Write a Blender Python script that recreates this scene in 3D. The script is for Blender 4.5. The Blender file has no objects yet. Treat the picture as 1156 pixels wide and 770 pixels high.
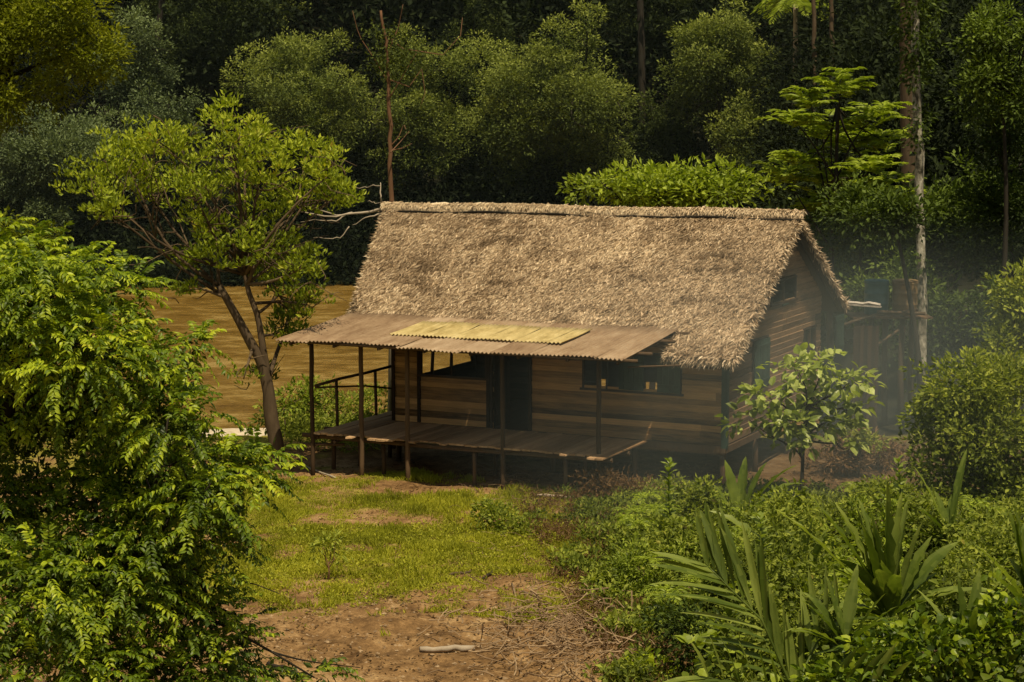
import bpy, math, random
import numpy as np
from mathutils import Vector

RS = np.random.RandomState(7)
random.seed(7)
sc = bpy.context.scene
COL = sc.collection

# ------------------------------------------------------------------ camera
F, CX, CY, PITCH, CAMZ = 2091.5, 578.0, 385.0, 0.116, 8.3
cam_d = bpy.data.cameras.new('camera')
cam = bpy.data.objects.new('camera', cam_d)
COL.objects.link(cam)
cam.location = (0, 0, CAMZ)
cam.rotation_euler = (math.pi / 2 - PITCH, 0, 0)
cam_d.sensor_width = 36
cam_d.lens = 36 * F / 1156.0
cam_d.clip_start = 0.1
cam_d.clip_end = 5000
cam_d.dof.use_dof = False
sc.camera = cam
cP, sP = math.cos(PITCH), math.sin(PITCH)


def at(px, py, Y):
    """world point seen at a photograph pixel, at forward distance Y"""
    a = (px - CX) / F
    b = -(py - CY) / F
    dy = cP + b * sP
    dz = -sP + b * cP
    t = Y / dy
    return np.array([a * t, Y, CAMZ + dz * t])


# ------------------------------------------------------------------ numpy noise
_perm = np.random.RandomState(3).rand(256, 256)


def vnoise(x, y):
    x = np.asarray(x, float); y = np.asarray(y, float)
    xi = np.floor(x).astype(int); yi = np.floor(y).astype(int)
    xf = x - xi; yf = y - yi
    u = xf * xf * (3 - 2 * xf); v = yf * yf * (3 - 2 * yf)
    a = _perm[xi & 255, yi & 255]; b = _perm[(xi + 1) & 255, yi & 255]
    c = _perm[xi & 255, (yi + 1) & 255]; d = _perm[(xi + 1) & 255, (yi + 1) & 255]
    return a * (1 - u) * (1 - v) + b * u * (1 - v) + c * (1 - u) * v + d * u * v


def fbm(x, y, o=4):
    s = 0; A = .5; t = 0
    for k in range(o):
        s = s + A * vnoise(x * 2 ** k + 17.3 * k, y * 2 ** k + 5.1 * k); t += A; A *= .5
    return s / t


def sstep(a, b, x):
    t = np.clip((np.asarray(x, float) - a) / (b - a), 0, 1)
    return t * t * (3 - 2 * t)


WATER = -2.5


def gz(x, y, rough=True):
    x = np.asarray(x, float); y = np.asarray(y, float)
    near = np.where(y > 38, 0, np.where(y > 22, .06 * (38 - y), .96 + .25 * (22 - y)))
    near = np.minimum(near, 6.6) - 0.1 * sstep(-4, -14, y)
    # low mound edge in front of the hut and a little bank on the right
    near = near + .25 * sstep(1.5, 6, x) * sstep(20, 30, y) * (1 - sstep(36, 42, y))
    land = .16 * np.maximum(y - 64, 0)
    left = 1 - sstep(7, 17, x - .10 * np.maximum(y - 64, 0))
    drop = -(1.0 * sstep(48.5, 54, y) + 3.4 * sstep(54, 70, y))
    hill = .55 * np.maximum(y - 129, 0)
    left_z = near + drop + 2.2 * sstep(126, 130, y) + hill
    right_z = near + land + .22 * np.maximum(x - 22, 0) * sstep(30, 60, y) + .4 * np.maximum(y - 129, 0)
    z = left_z * left + right_z * (1 - left)
    z = np.minimum(z, 62 + 4 * vnoise(x * .01, y * .01))
    if rough:
        m = sstep(10, 20, y) * (1 - sstep(60, 70, y)) * .8 + .2
        z = z + m * ((fbm(x * .7, y * .7) - .5) * .22 + (fbm(x * 2.6, y * 2.6, 4) - .5) * .24 * (.35 + .65 * sstep(37, 30, y)))
    return z


def G(px, py):
    """world point where the view ray through a photograph pixel meets the ground"""
    lo, hi = 12.0, 64.0
    for Y in np.arange(12, 64, .05):
        p = at(px, py, Y)
        if p[2] <= gz(p[0], p[1]):
            return p
    p = at(px, py, 60); p[2] = gz(p[0], p[1])
    return p


# ------------------------------------------------------------------ mesh builder
def nrm(a):
    return a / (np.linalg.norm(a, axis=-1, keepdims=True) + 1e-9)


class MB:
    def __init__(s):
        s.V = []; s.nv = 0; s.L = []; s.T = []; s.tint = []

    def add(s, V, faces, tint=.5):
        """faces: (m,k) int array"""
        V = np.asarray(V, float).reshape(-1, 3); faces = np.asarray(faces, int)
        s.V.append(V); s.L.append((faces + s.nv).ravel()); s.T.append(np.full(len(faces), faces.shape[1]))
        s.tint.append(np.broadcast_to(np.asarray(tint, float), (len(faces),)).copy()); s.nv += len(V)

    def add_multi(s, V, facelists, tints):
        V = np.asarray(V, float).reshape(-1, 3)
        s.V.append(V)
        for f, t in zip(facelists, tints):
            f = np.asarray(f, int)
            s.L.append((f + s.nv).ravel()); s.T.append(np.full(len(f), f.shape[1]))
            s.tint.append(np.broadcast_to(np.asarray(t, float), (len(f),)).copy())
        s.nv += len(V)

    def box(s, c, size, rz=0, tint=.5, jit=0, rot=None):
        c = np.array(c, float); h = np.array(size, float) / 2
        v = np.array([[x, y, z] for x in (-1, 1) for y in (-1, 1) for z in (-1, 1)], float) * h
        if jit: v += (RS.rand(8, 3) - .5) * jit
        if rot is not None: v = v @ rot.T
        if rz:
            q = np.array([[math.cos(rz), -math.sin(rz), 0], [math.sin(rz), math.cos(rz), 0], [0, 0, 1]]); v = v @ q.T
        s.add(v + c, [[0, 1, 3, 2], [4, 6, 7, 5], [0, 4, 5, 1], [2, 3, 7, 6], [0, 2, 6, 4], [1, 5, 7, 3]], tint)

    def bar(s, a, b, w, t, up=(0, 0, 1), tint=.5):
        a = np.array(a, float); b = np.array(b, float); d = nrm(b - a)
        u = np.array(up, float); sd = nrm(np.cross(d, u)); u = np.cross(sd, d)
        v = [p + sd * i * w / 2 + u * j * t / 2 for p in (a, b) for i in (-1, 1) for j in (-1, 1)]
        s.add(v, [[0, 1, 3, 2], [4, 6, 7, 5], [0, 4, 5, 1], [2, 3, 7, 6], [0, 2, 6, 4], [1, 5, 7, 3]], tint)

    def tube(s, pts, rad, n=8, tint=.5, wob=0.0):
        pts = np.asarray(pts, float); m = len(pts)
        rad = np.broadcast_to(np.asarray(rad, float), (m,))
        tan = np.gradient(pts, axis=0); tan = nrm(tan)
        ref = np.array([0, 0, 1.]) if abs(tan[0][2]) < .9 else np.array([1., 0, 0])
        V = []
        a = np.arange(n) * 2 * math.pi / n
        for i in range(m):
            sd = nrm(np.cross(tan[i], ref)); up = np.cross(sd, tan[i]); ref = up
            r = rad[i] * (1 + wob * (RS.rand(n) - .5))
            V.append(pts[i] + (np.cos(a) * r)[:, None] * sd + (np.sin(a) * r)[:, None] * up)
        V = np.concatenate(V + [pts[:1], pts[-1:]])
        i = np.arange(m - 1)[:, None] * n; j = np.arange(n)[None, :]; k = (np.arange(n) + 1) % n
        q = np.stack([i + j, i + k[None, :], i + n + k[None, :], i + n + j], -1).reshape(-1, 4)
        c0 = m * n
        t1 = np.stack([np.full(n, c0), k, np.arange(n)], -1)
        t2 = np.stack([np.full(n, c0 + 1), (m - 1) * n + np.arange(n), (m - 1) * n + k], -1)
        s.add_multi(V, [q, t1, t2], [tint] * 3)

    def build(s, name, mat, parent=None, origin=(0, 0, 0), smooth=False):
        V = np.concatenate(s.V) - np.array(origin, float)
        L = np.concatenate(s.L); T = np.concatenate(s.T); tint = np.concatenate(s.tint)
        me = bpy.data.meshes.new(name)
        me.vertices.add(len(V)); me.vertices.foreach_set('co', V.ravel().astype(np.float32))
        me.loops.add(len(L)); me.loops.foreach_set('vertex_index', L.astype(np.int32))
        st = np.concatenate([[0], np.cumsum(T)[:-1]])
        me.polygons.add(len(T)); me.polygons.foreach_set('loop_start', st.astype(np.int32))
        me.polygons.foreach_set('loop_total', T.astype(np.int32))
        me.polygons.foreach_set('use_smooth', np.full(len(T), smooth))
        at_ = me.attributes.new('tint', 'FLOAT', 'FACE'); at_.data.foreach_set('value', tint.astype(np.float32))
        me.update(calc_edges=True); me.validate()
        if mat: me.materials.append(mat)
        o = bpy.data.objects.new(name, me); COL.objects.link(o)
        if parent is not None:
            o.parent = parent
        else:
            o.location = tuple(float(q) for q in origin)
        return o


def tag(o, label=None, cat=None, group=None, kind=None):
    if label: o['label'] = label
    if cat: o['category'] = cat
    if group: o['group'] = group
    if kind: o['kind'] = kind
    return o


def empty(name, loc, label, cat, group=None, rz=0):
    o = bpy.data.objects.new(name, None); COL.objects.link(o)
    o.location = tuple(float(q) for q in loc); o.rotation_euler = (0, 0, rz); o.empty_display_size = .2
    return tag(o, label, cat, group)


# ------------------------------------------------------------------ materials
class NT:
    def __init__(s, name):
        s.m = bpy.data.materials.new(name); s.m.use_nodes = True
        s.t = s.m.node_tree; s.t.nodes.clear()

    def n(s, typ, **kw):
        nd = s.t.nodes.new(typ)
        for k, v in kw.items(): setattr(nd, k, v)
        return nd

    def l(s, a, b): s.t.links.new(a, b)

    def noise(s, scale, detail=4, vec=None, rough=.55):
        nd = s.n('ShaderNodeTexNoise'); nd.inputs['Scale'].default_value = scale; nd.inputs['Detail'].default_value = detail
        nd.inputs['Roughness'].default_value = rough
        if vec is not None: s.l(vec, nd.inputs['Vector'])
        return nd.outputs[0]

    def coord(s, scale=(1, 1, 1), kind='Object', rot=(0, 0, 0)):
        c = s.n('ShaderNodeTexCoord'); mp = s.n('ShaderNodeMapping'); s.l(c.outputs[kind], mp.inputs[0])
        mp.inputs['Scale'].default_value = scale; mp.inputs['Rotation'].default_value = rot
        return mp.outputs[0]

    def ramp(s, fac, stops):
        r = s.n('ShaderNodeValToRGB'); s.l(fac, r.inputs[0])
        e = r.color_ramp.elements
        while len(e) < len(stops): e.new(.5)
        for k, (p, c) in enumerate(stops):
            e[k].position = p; e[k].color = (c[0], c[1], c[2], 1) if not isinstance(c, float) else (c, c, c, 1)
        return r.outputs[0]

    def mix(s, fac, a, b, bt='MIX'):
        m = s.n('ShaderNodeMix', data_type='RGBA', blend_type=bt)
        for sock, v in ((m.inputs[0], fac), (m.inputs[6], a), (m.inputs[7], b)):
            if hasattr(v, 'links'): s.l(v, sock)
            elif isinstance(v, (int, float)): sock.default_value = v
            else: sock.default_value = (v[0], v[1], v[2], 1)
        return m.outputs[2]

    def math(s, op, a, b=0.0):
        m = s.n('ShaderNodeMath', operation=op)
        for sock, v in ((m.inputs[0], a), (m.inputs[1], b)):
            if hasattr(v, 'links'): s.l(v, sock)
            else: sock.default_value = v
        return m.outputs[0]

    def attr(s, name='tint'):
        a = s.n('ShaderNodeAttribute', attribute_name=name); return a.outputs['Fac']

    def bump(s, h, strength, dist=.02):
        b = s.n('ShaderNodeBump'); b.inputs['Strength'].default_value = strength; b.inputs['Distance'].default_value = dist
        s.l(h, b.inputs['Height']); return b.outputs[0]

    def out(s, shader, vol=None):
        o = s.n('ShaderNodeOutputMaterial')
        if shader is not None: s.l(shader, o.inputs['Surface'])
        if vol is not None: s.l(vol, o.inputs['Volume'])
        return s.m

    def pbr(s, col, rough=.8, normal=None, spec=.3, metal=0):
        p = s.n('ShaderNodeBsdfPrincipled')
        for sock, v in ((p.inputs['Base Color'], col), (p.inputs['Roughness'], rough)):
            if hasattr(v, 'links'): s.l(v, sock)
            elif isinstance(v, (int, float)): sock.default_value = v
            else: sock.default_value = (v[0], v[1], v[2], 1)
        p.inputs['Specular IOR Level'].default_value = spec; p.inputs['Metallic'].default_value = metal
        if normal is not None: s.l(normal, p.inputs['Normal'])
        return p.outputs[0]


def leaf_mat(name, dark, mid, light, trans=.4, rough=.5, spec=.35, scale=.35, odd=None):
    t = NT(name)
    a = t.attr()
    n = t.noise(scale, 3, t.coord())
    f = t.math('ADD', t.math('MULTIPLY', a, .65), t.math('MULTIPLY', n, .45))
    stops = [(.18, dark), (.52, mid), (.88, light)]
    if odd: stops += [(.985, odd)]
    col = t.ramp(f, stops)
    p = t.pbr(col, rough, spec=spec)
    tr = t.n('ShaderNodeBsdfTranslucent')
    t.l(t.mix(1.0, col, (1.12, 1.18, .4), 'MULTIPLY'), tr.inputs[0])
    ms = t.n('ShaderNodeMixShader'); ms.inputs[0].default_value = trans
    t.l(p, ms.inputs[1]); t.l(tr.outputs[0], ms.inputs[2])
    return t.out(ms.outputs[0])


def wood_mat(name, dark, light, scale=(2, 14, 14), rough=.85, moss=None):
    t = NT(name)
    v = t.coord(scale)
    n = t.noise(1.6, 6, v, .65)
    n2 = t.noise(.9, 3, t.coord((1, 1, 1)))
    f = t.math('ADD', t.math('MULTIPLY', n, .6), t.math('MULTIPLY', t.attr(), .42))
    col = t.ramp(f, [(.25, dark), (.8, light)])
    col = t.mix(t.math('MULTIPLY', n2, .5), col, tuple(c * .45 for c in dark))
    if moss: col = t.mix(t.ramp(n2, [(.5, 0.), (.7, .6)]), col, moss)
    return t.out(t.pbr(col, rough, t.bump(n, .6, .02), spec=.2))


def flat_noise_mat(name, a, b, scale=6, rough=.8, bump=.3, spec=.25, coords=(1, 1, 1)):
    t = NT(name)
    n = t.noise(scale, 5, t.coord(coords), .6)
    f = t.math('ADD', t.math('MULTIPLY', n, .7), t.math('MULTIPLY', t.attr(), .3))
    col = t.ramp(f, [(.3, a), (.7, b)])
    return t.out(t.pbr(col, rough, t.bump(n, bump, .03), spec=spec))


M = {}
M['far_olive'] = leaf_mat('foliage_far_olive', (.018, .028, .008), (.12, .155, .032), (.34, .38, .08), .3, .7, .15, .12)
M['far_dark'] = leaf_mat('foliage_far_dark', (.008, .013, .005), (.032, .046, .013), (.11, .14, .034), .25, .75, .1, .12)
M['far_mass'] = leaf_mat('foliage_far_mass', (.004, .006, .003), (.012, .018, .007), (.042, .058, .018), .2, .8, .08, .06)
M['far_blue'] = leaf_mat('foliage_far_blue', (.016, .026, .012), (.075, .105, .04), (.22, .28, .11), .25, .6, .25, .15)
M['far_yellow'] = leaf_mat('foliage_far_yellow', (.04, .055, .004), (.15, .18, .012), (.34, .36, .022), .4, .65, .15, .25)
M['mid_green'] = leaf_mat('foliage_mid_green', (.035, .05, .006), (.16, .215, .018), (.38, .46, .045), .4, .5, .3, .5)
M['mid_dark'] = leaf_mat('foliage_mid_dark', (.014, .026, .006), (.055, .085, .012), (.16, .22, .03), .3, .6, .2, .4)
M['tree_green'] = leaf_mat('foliage_tree_green', (.055, .08, .006), (.22, .28, .018), (.46, .52, .04), .42, .55, .25, .7, (.30, .15, .02))
M['near_green'] = leaf_mat('foliage_near_green', (.02, .042, .004), (.13, .20, .010), (.52, .60, .03), .42, .45, .35, 1.1, (.32, .22, .02))
M['bush_bright'] = leaf_mat('foliage_bush_bright', (.06, .08, .012), (.22, .28, .045), (.50, .56, .16), .4, .42, .5, 1.5)
M['weed'] = leaf_mat('foliage_weed', (.03, .045, .007), (.15, .19, .024), (.38, .42, .06), .4, .6, .2, 1.0, (.26, .16, .05))
M['palm'] = leaf_mat('foliage_palm', (.025, .045, .008), (.10, .145, .02), (.34, .40, .08), .45, .4, .45, 1.3)
M['grass'] = leaf_mat('foliage_grass', (.13, .14, .012), (.33, .34, .025), (.56, .54, .055), .4, .6, .2, .8, (.30, .21, .09))
M['dry'] = leaf_mat('foliage_dry', (.05, .028, .012), (.15, .085, .035), (.30, .19, .09), .3, .7, .2, 1.5)
M['bark'] = wood_mat('bark_brown', (.035, .022, .012), (.17, .12, .07), (5, 5, 1.2))
M['bark_dark'] = wood_mat('bark_dark', (.012, .010, .007), (.05, .04, .028), (3, 3, .8))
M['bark_pale'] = wood_mat('bark_pale', (.20, .15, .10), (.50, .42, .32), (5, 5, 2))
M['bark_red'] = wood_mat('bark_reddish', (.10, .05, .025), (.24, .13, .07), (5, 5, 1))
t = NT('bark_white_lichen')
n = t.noise(5, 5, t.coord((1, 1, .6)), .7)
M['bark_white'] = t.out(t.pbr(t.ramp(n, [(.38, (.05, .045, .03)), (.5, (.22, .20, .15)), (.66, (.5, .47, .38))]), .85, t.bump(n, .5), spec=.2))

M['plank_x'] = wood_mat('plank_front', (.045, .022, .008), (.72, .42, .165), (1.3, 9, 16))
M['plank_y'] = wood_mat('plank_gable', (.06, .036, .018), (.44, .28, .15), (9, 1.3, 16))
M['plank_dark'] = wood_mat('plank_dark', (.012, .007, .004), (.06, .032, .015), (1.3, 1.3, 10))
M['deck'] = wood_mat('plank_deck', (.22, .13, .06), (.68, .44, .24), (12, 1.2, 6))
M['post'] = wood_mat('post_wood', (.045, .027, .014), (.17, .105, .055), (9, 9, 1.2))
M['green_paint'] = flat_noise_mat('worn_green_paint', (.010, .026, .020), (.032, .062, .048), 8, .6, .2)
M['blue_plastic'] = flat_noise_mat('blue_plastic', (.015, .075, .08), (.035, .13, .14), 3, .45, .1, .4)
M['brown_plastic'] = flat_noise_mat('brown_drum', (.13, .08, .03), (.24, .16, .07), 4, .55, .2, .3)
M['pale_strip'] = flat_noise_mat('pale_weathered', (.22, .19, .15), (.55, .50, .42), 8, .7, .2)

# thatch
t = NT('palm_thatch')
a = t.attr()
n = t.noise(1.3, 4, t.coord((.5, 1, 1)))
n2 = t.noise(9, 4, t.coord((1, 1, 1)), .7)
f = t.math('ADD', t.math('MULTIPLY', a, .6), t.math('ADD', t.math('MULTIPLY', n, .30), t.math('MULTIPLY', n2, .18)))
M['thatch'] = t.out(t.pbr(t.ramp(f, [(.08, (.06, .040, .024)), (.32, (.32, .23, .14)), (.58, (.60, .465, .31)), (.95, (.88, .75, .54))]), .85, spec=.15))
# rusty corrugated metal
t = NT('rusty_corrugated_metal')
v = t.coord((3, .7, 1))
n = t.noise(1.4, 6, v, .65); n2 = t.noise(14, 4, t.coord((1, .35, 1)), .7)
f = t.math('ADD', t.math('MULTIPLY', n, .6), t.math('ADD', t.math('MULTIPLY', n2, .25), t.math('MULTIPLY', t.attr(), .2)))
M['metal'] = t.out(t.pbr(t.ramp(f, [(.28, (.15, .085, .045)), (.5, (.29, .20, .12)), (.75, (.46, .35, .235))]), .75, t.bump(n2, .2, .01), spec=.25, metal=.1))
t = NT('yellow_fibreglass_sheet')
n = t.noise(2.2, 5, t.coord((2, .7, 1)), .65)
col = t.ramp(n, [(.3, (.40, .30, .11)), (.55, (.62, .50, .23)), (.8, (.74, .63, .34))])
p = t.pbr(col, .6, spec=.3)
tr = t.n('ShaderNodeBsdfTranslucent'); t.l(col, tr.inputs[0])
ms = t.n('ShaderNodeMixShader'); ms.inputs[0].default_value = .25
t.l(p, ms.inputs[1]); t.l(tr.outputs[0], ms.inputs[2])
M['yellow'] = t.out(ms.outputs[0])

# ground
t = NT('ground_soil_and_grass')
oc = t.coord()
n1 = t.noise(.55, 5, oc, .6); n2 = t.noise(3.3, 6, oc, .65); n3 = t.noise(24, 5, oc, .7)
soil = t.ramp(t.math('ADD', t.math('MULTIPLY', n1, .45), t.math('MULTIPLY', n2, .55)),
              [(.36, (.09, .048, .018)), (.5, (.27, .158, .066)), (.66, (.52, .35, .17))])
soil = t.mix(t.ramp(n3, [(.35, .55), (.6, 0.)]), soil, (.07, .04, .02))
grass = t.ramp(n2, [(.3, (.11, .10, .018)), (.55, (.23, .21, .03)), (.8, (.34, .29, .05))])
ga = t.n('ShaderNodeAttribute', attribute_name='grass').outputs['Fac']
gf = t.math('ADD', ga, t.math('MULTIPLY', t.math('SUBTRACT', n3, .5), 1.2))
col = t.mix(t.ramp(gf, [(.30, 0.), (.85, .9)]), soil, grass)
da = t.n('ShaderNodeAttribute', attribute_name='forest').outputs['Fac']  # dark forest floor, plus shade painted onto the nearer ground
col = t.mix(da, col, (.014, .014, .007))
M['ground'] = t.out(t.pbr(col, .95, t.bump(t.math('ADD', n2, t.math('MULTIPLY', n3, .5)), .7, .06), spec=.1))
# river
t = NT('muddy_river_water')
w = t.noise(1.0, 6, t.coord((.9, 1.1, 1), rot=(0, 0, -.2)), .7)
w2 = t.noise(1.0, 5, t.coord((.42, .5, 1), rot=(0, 0, .16)), .7)
col = t.ramp(w2, [(.34, (.12, .066, .011)), (.50, (.215, .128, .026)), (.66, (.38, .26, .085))])  # mud colour with sunlit ripple streaks painted in
M['river'] = t.out(t.pbr(col, .2, t.bump(w, .6, .2), spec=.5))

# ------------------------------------------------------------------ leaves
T_R = (np.array([[0, 0, 0], [.45, -.5, .07], [1, 0, -.06], [.45, .5, .07]]), np.array([[0, 1, 2], [0, 2, 3]]))
T_N = (np.array([[0, 0, 0], [.3, 0, .03], [.65, 0, .0], [1, 0, -.14], [.3, -.48, .09], [.65, -.40, .05], [.3, .48, .09], [.65, .40, .05]]),
       None)
T_N_tri = np.array([[0, 4, 1], [0, 1, 6], [2, 5, 3], [2, 3, 7]])
T_N_quad = np.array([[1, 4, 5, 2], [6, 1, 2, 7]])


def leaves(mb, pos, axis, normal, L, W, tint, near=False):
    N = len(pos)
    if N == 0: return
    axis = nrm(axis); side = nrm(np.cross(normal, axis)); nn = np.cross(axis, side)
    L = np.broadcast_to(np.asarray(L, float), (N,)); W = np.broadcast_to(np.asarray(W, float), (N,))
    T = T_N[0] if near else T_R[0]
    k = len(T)
    V = pos[:, None, :] + axis[:, None, :] * (T[None, :, 0] * L[:, None])[..., None] \
        + side[:, None, :] * (T[None, :, 1] * W[:, None])[..., None] + nn[:, None, :] * (T[None, :, 2] * L[:, None])[..., None]
    off = (np.arange(N) * k)[:, None, None]
    tint = np.broadcast_to(np.asarray(tint, float), (N,))
    if near:
        f3 = (T_N_tri[None] + off).reshape(-1, 3); f4 = (T_N_quad[None] + off).reshape(-1, 4)
        mb.add_multi(V.reshape(-1, 3), [f3, f4], [np.repeat(tint, 4), np.repeat(tint, 2)])
    else:
        mb.add(V.reshape(-1, 3), (T_R[1][None] + off).reshape(-1, 3), np.repeat(tint, 2))


def rdir(n):
    return nrm(RS.randn(n, 3))


def leaf_clumps(mb, centers, cr, per, L, W, out=None, tint=.5, up=.6, droop=.0, near=False, tvar=.35, flat=.8):
    """bunches of leaves around each clump centre; leaves face up and outward"""
    C = len(centers)
    if C == 0: return
    cr = np.broadcast_to(np.asarray(cr, float), (C,))
    ct = np.broadcast_to(np.asarray(tint, float), (C,)) + (RS.rand(C) - .5) * .25
    d = rdir(C * per); d[:, 2] = d[:, 2] * flat + .25; d = nrm(d)
    c = np.repeat(centers, per, 0); r = np.repeat(cr, per)
    rad = r * (.35 + .65 * RS.rand(C * per) ** .6)
    pos = c + d * rad[:, None]
    ax = d + .7 * rdir(C * per) + np.array([0, 0, -droop])
    if out is not None: ax = ax + .5 * np.repeat(out, per, 0)
    no = .6 * d + .8 * rdir(C * per) * .8 + np.array([0, 0, up])
    N = C * per
    leaves(mb, pos, ax, no, L * (.6 + .8 * RS.rand(N)), W * (.6 + .8 * RS.rand(N)),
           np.clip(np.repeat(ct, per) + (RS.rand(N) - .5) * tvar * 2, 0, 1), near)


def frond(mb, base, d0, L, n, lw, ll, arch=.7, tint=.5, stem=None, near=False, twist=0.0, splay=.9, thin=True):
    t_ = np.linspace(0, 1, 10); d = nrm(np.array(d0, float)); h = nrm(np.array([d[0], d[1], 0]) + 1e-6)
    pts = np.array(base) + d[None] * (t_ * L)[:, None]
    pts[:, 2] -= arch * L * t_ ** 2.2
    if stem is not None: stem.tube(pts, np.linspace(.012 * L, .003 * L, 10), 5, .4)
    s_ = np.linspace(.08, .98, n)
    P = np.stack([np.interp(s_, t_, pts[:, i]) for i in range(3)], -1)
    tan = np.gradient(P, axis=0); tan = nrm(tan)
    sd = nrm(np.cross(tan, [0, 0, 1])); up = np.cross(sd, tan)
    if twist: sd = sd * math.cos(twist) + up * math.sin(twist); up = np.cross(sd, tan)
    prof = np.sin(np.clip(s_ * 1.0 + .12, 0, 1) * math.pi) ** .55
    for sg in (-1, 1):
        ax = sd * sg * splay + tan * .75 + .12 * RS.randn(n, 3) + np.array([0, 0, -.10]); 
        leaves(mb, P, ax, up + .18 * RS.randn(n, 3) + sd * sg * -.15, ll * prof * (.85 + .3 * RS.rand(n)), lw, np.clip(tint + .2 * RS.randn(n), 0, 1), near)


def lobe_points(lobes, dens, shell=.45):
    """lobes: list of (centre, (rx,ry,rz)); returns clump centres + outward dirs spread through the lobes' outer volume"""
    P = []; O = []
    for c, r in lobes:
        r = np.array(r, float)
        area = 4 * math.pi * ((r[0] * r[1]) ** 1.6 / 3 + (r[0] * r[2]) ** 1.6 / 3 + (r[1] * r[2]) ** 1.6 / 3) ** (1 / 1.6)
        n = max(3, int(area * dens))
        d = rdir(n); q = (shell + (1 - shell) * RS.rand(n) ** .5) * (1 + .2 * RS.randn(n))
        P.append(np.array(c) + d * r * q[:, None]); O.append(d)
    return np.concatenate(P), np.concatenate(O)


def auto_lobes(c, r, n, s=.27):
    out = []
    for k in range(n):
        d = rdir(1)[0]
        if d[1] > .35: d[1] *= -1          # more of the boughs stand free of the hill behind
        d[2] = d[2] * .9 + .12
        rr = .45 + .62 * RS.rand()
        q = s * (.55 + 1.0 * RS.rand() ** 1.3)
        out.append((np.array(c) + d * np.array(r) * rr, np.array(r) * [q, q, q * .75]))
    return out


def curve(a, b, bend=.15, n=8, sag=0.0):
    a = np.array(a, float); b = np.array(b, float)
    t_ = np.linspace(0, 1, n)[:, None]
    L = np.linalg.norm(b - a)
    off = (RS.rand(3) - .5) * 2 * bend * L; off2 = (RS.rand(3) - .5) * bend * L
    p = a + (b - a) * t_ + np.sin(t_ * math.pi) * off + np.sin(t_ * 2 * math.pi) * off2 * .6
    p[:, 2] -= (np.sin(t_ * math.pi) * sag * L)[:, 0]
    return p


def limbs(mb, root_pts, targets, r0, r1=.02, bend=.12, n=7, sub=3, subr=.4):
    """limbs from the nearest of root_pts to each target, with side twigs"""
    for tg in targets:
        rp = root_pts[np.argmin(np.linalg.norm(root_pts - tg, axis=1) + RS.rand(len(root_pts)) * 1.0)]
        c = curve(rp, tg, bend, 8)
        mb.tube(c, np.linspace(r0, r1, 8), n, RS.rand())
        for k in range(sub):
            i = RS.randint(2, 7)
            L = np.linalg.norm(tg - rp) * (.25 + .35 * RS.rand())
            e = c[i] + nrm((c[7] - c[i]) / (np.linalg.norm(c[7] - c[i]) + 1e-6) + rdir(1)[0] * 1.1) * L
            mb.tube(curve(c[i], e, .15, 6), np.linspace(r0 * subr, r1 * .5, 6), 5, RS.rand())


def sz(px, Y):
    return px / F * Y


def forest_tree(name, label, cx, cy, rx, ry, Y, mat, leaf=.30, cover=1.0, nl=14, group='trees of the forest on the far bank',
                trunk_px=None, cat='tree', bark='bark_dark', zflat=1, base_z=None, tint=.5):
    c = at(cx, cy, Y); r = np.array([sz(rx, Y), sz(rx, Y) * .85, sz(ry, Y)])
    bx = c[0] if trunk_px is None else at(trunk_px, cy, Y)[0]
    gzv = float(gz(bx, Y)) if base_z is None else base_z
    base = np.array([bx, Y, gzv])
    e = empty(name, base, label, cat, group)
    tb = MB()
    top = c + np.array([0, 0, r[2] * .4])
    tp = curve(base - [0, 0, .4], top, .04, 9)
    R0 = max(.12, r[0] * .07)
    tb.tube(tp, np.linspace(R0, R0 * .3, 9), 9, .5, .1)
    nl = int(nl * 2.1); lobes = auto_lobes(c, r, nl) + [(c, r * .55)]
    limbs(tb, tp[3:8], [l[0] for l in lobes[:nl // 2]], R0 * .4, R0 * .08, .12, 5, 2)
    tb.build('trunk', M[bark], e, base, True)
    area_leaf = leaf * leaf * .5 * .5
    cr = leaf * 2.2
    per = 26
    P, O = lobe_points(lobes, cover * .75 / (cr * cr), .72)
    mb = MB()
    # sunlit tops and shaded undersides of crown and boughs painted into the tint
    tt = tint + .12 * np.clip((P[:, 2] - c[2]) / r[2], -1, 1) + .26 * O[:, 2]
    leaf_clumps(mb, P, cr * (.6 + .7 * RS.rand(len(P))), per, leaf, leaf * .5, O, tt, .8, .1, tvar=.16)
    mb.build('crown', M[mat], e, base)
    return e


# ------------------------------------------------------------------ SETTING: ground sheet
def axis_vals(a, b, step, far, gr=1.16):
    core = list(np.arange(a, b + 1e-6, step)); s_ = step; v = b; right = []
    while v < far: s_ = min(s_ * gr, 60); v += s_; right.append(v)
    s_ = step; v = a; left = []
    while v > -far: s_ = min(s_ * gr, 60); v -= s_; left.append(v)
    return np.array(left[::-1] + core + right)


xs = axis_vals(-11, 16, .14, 1500); ys = axis_vals(21, 56, .14, 1500)
X, Yg = np.meshgrid(xs, ys); nx, ny = len(xs), len(ys)


def to_px(x, y, z):
    d = y * cP - (z - CAMZ) * sP; v = y * sP + (z - CAMZ) * cP
    return CX + F * x / d, CY - F * v / d


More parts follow.
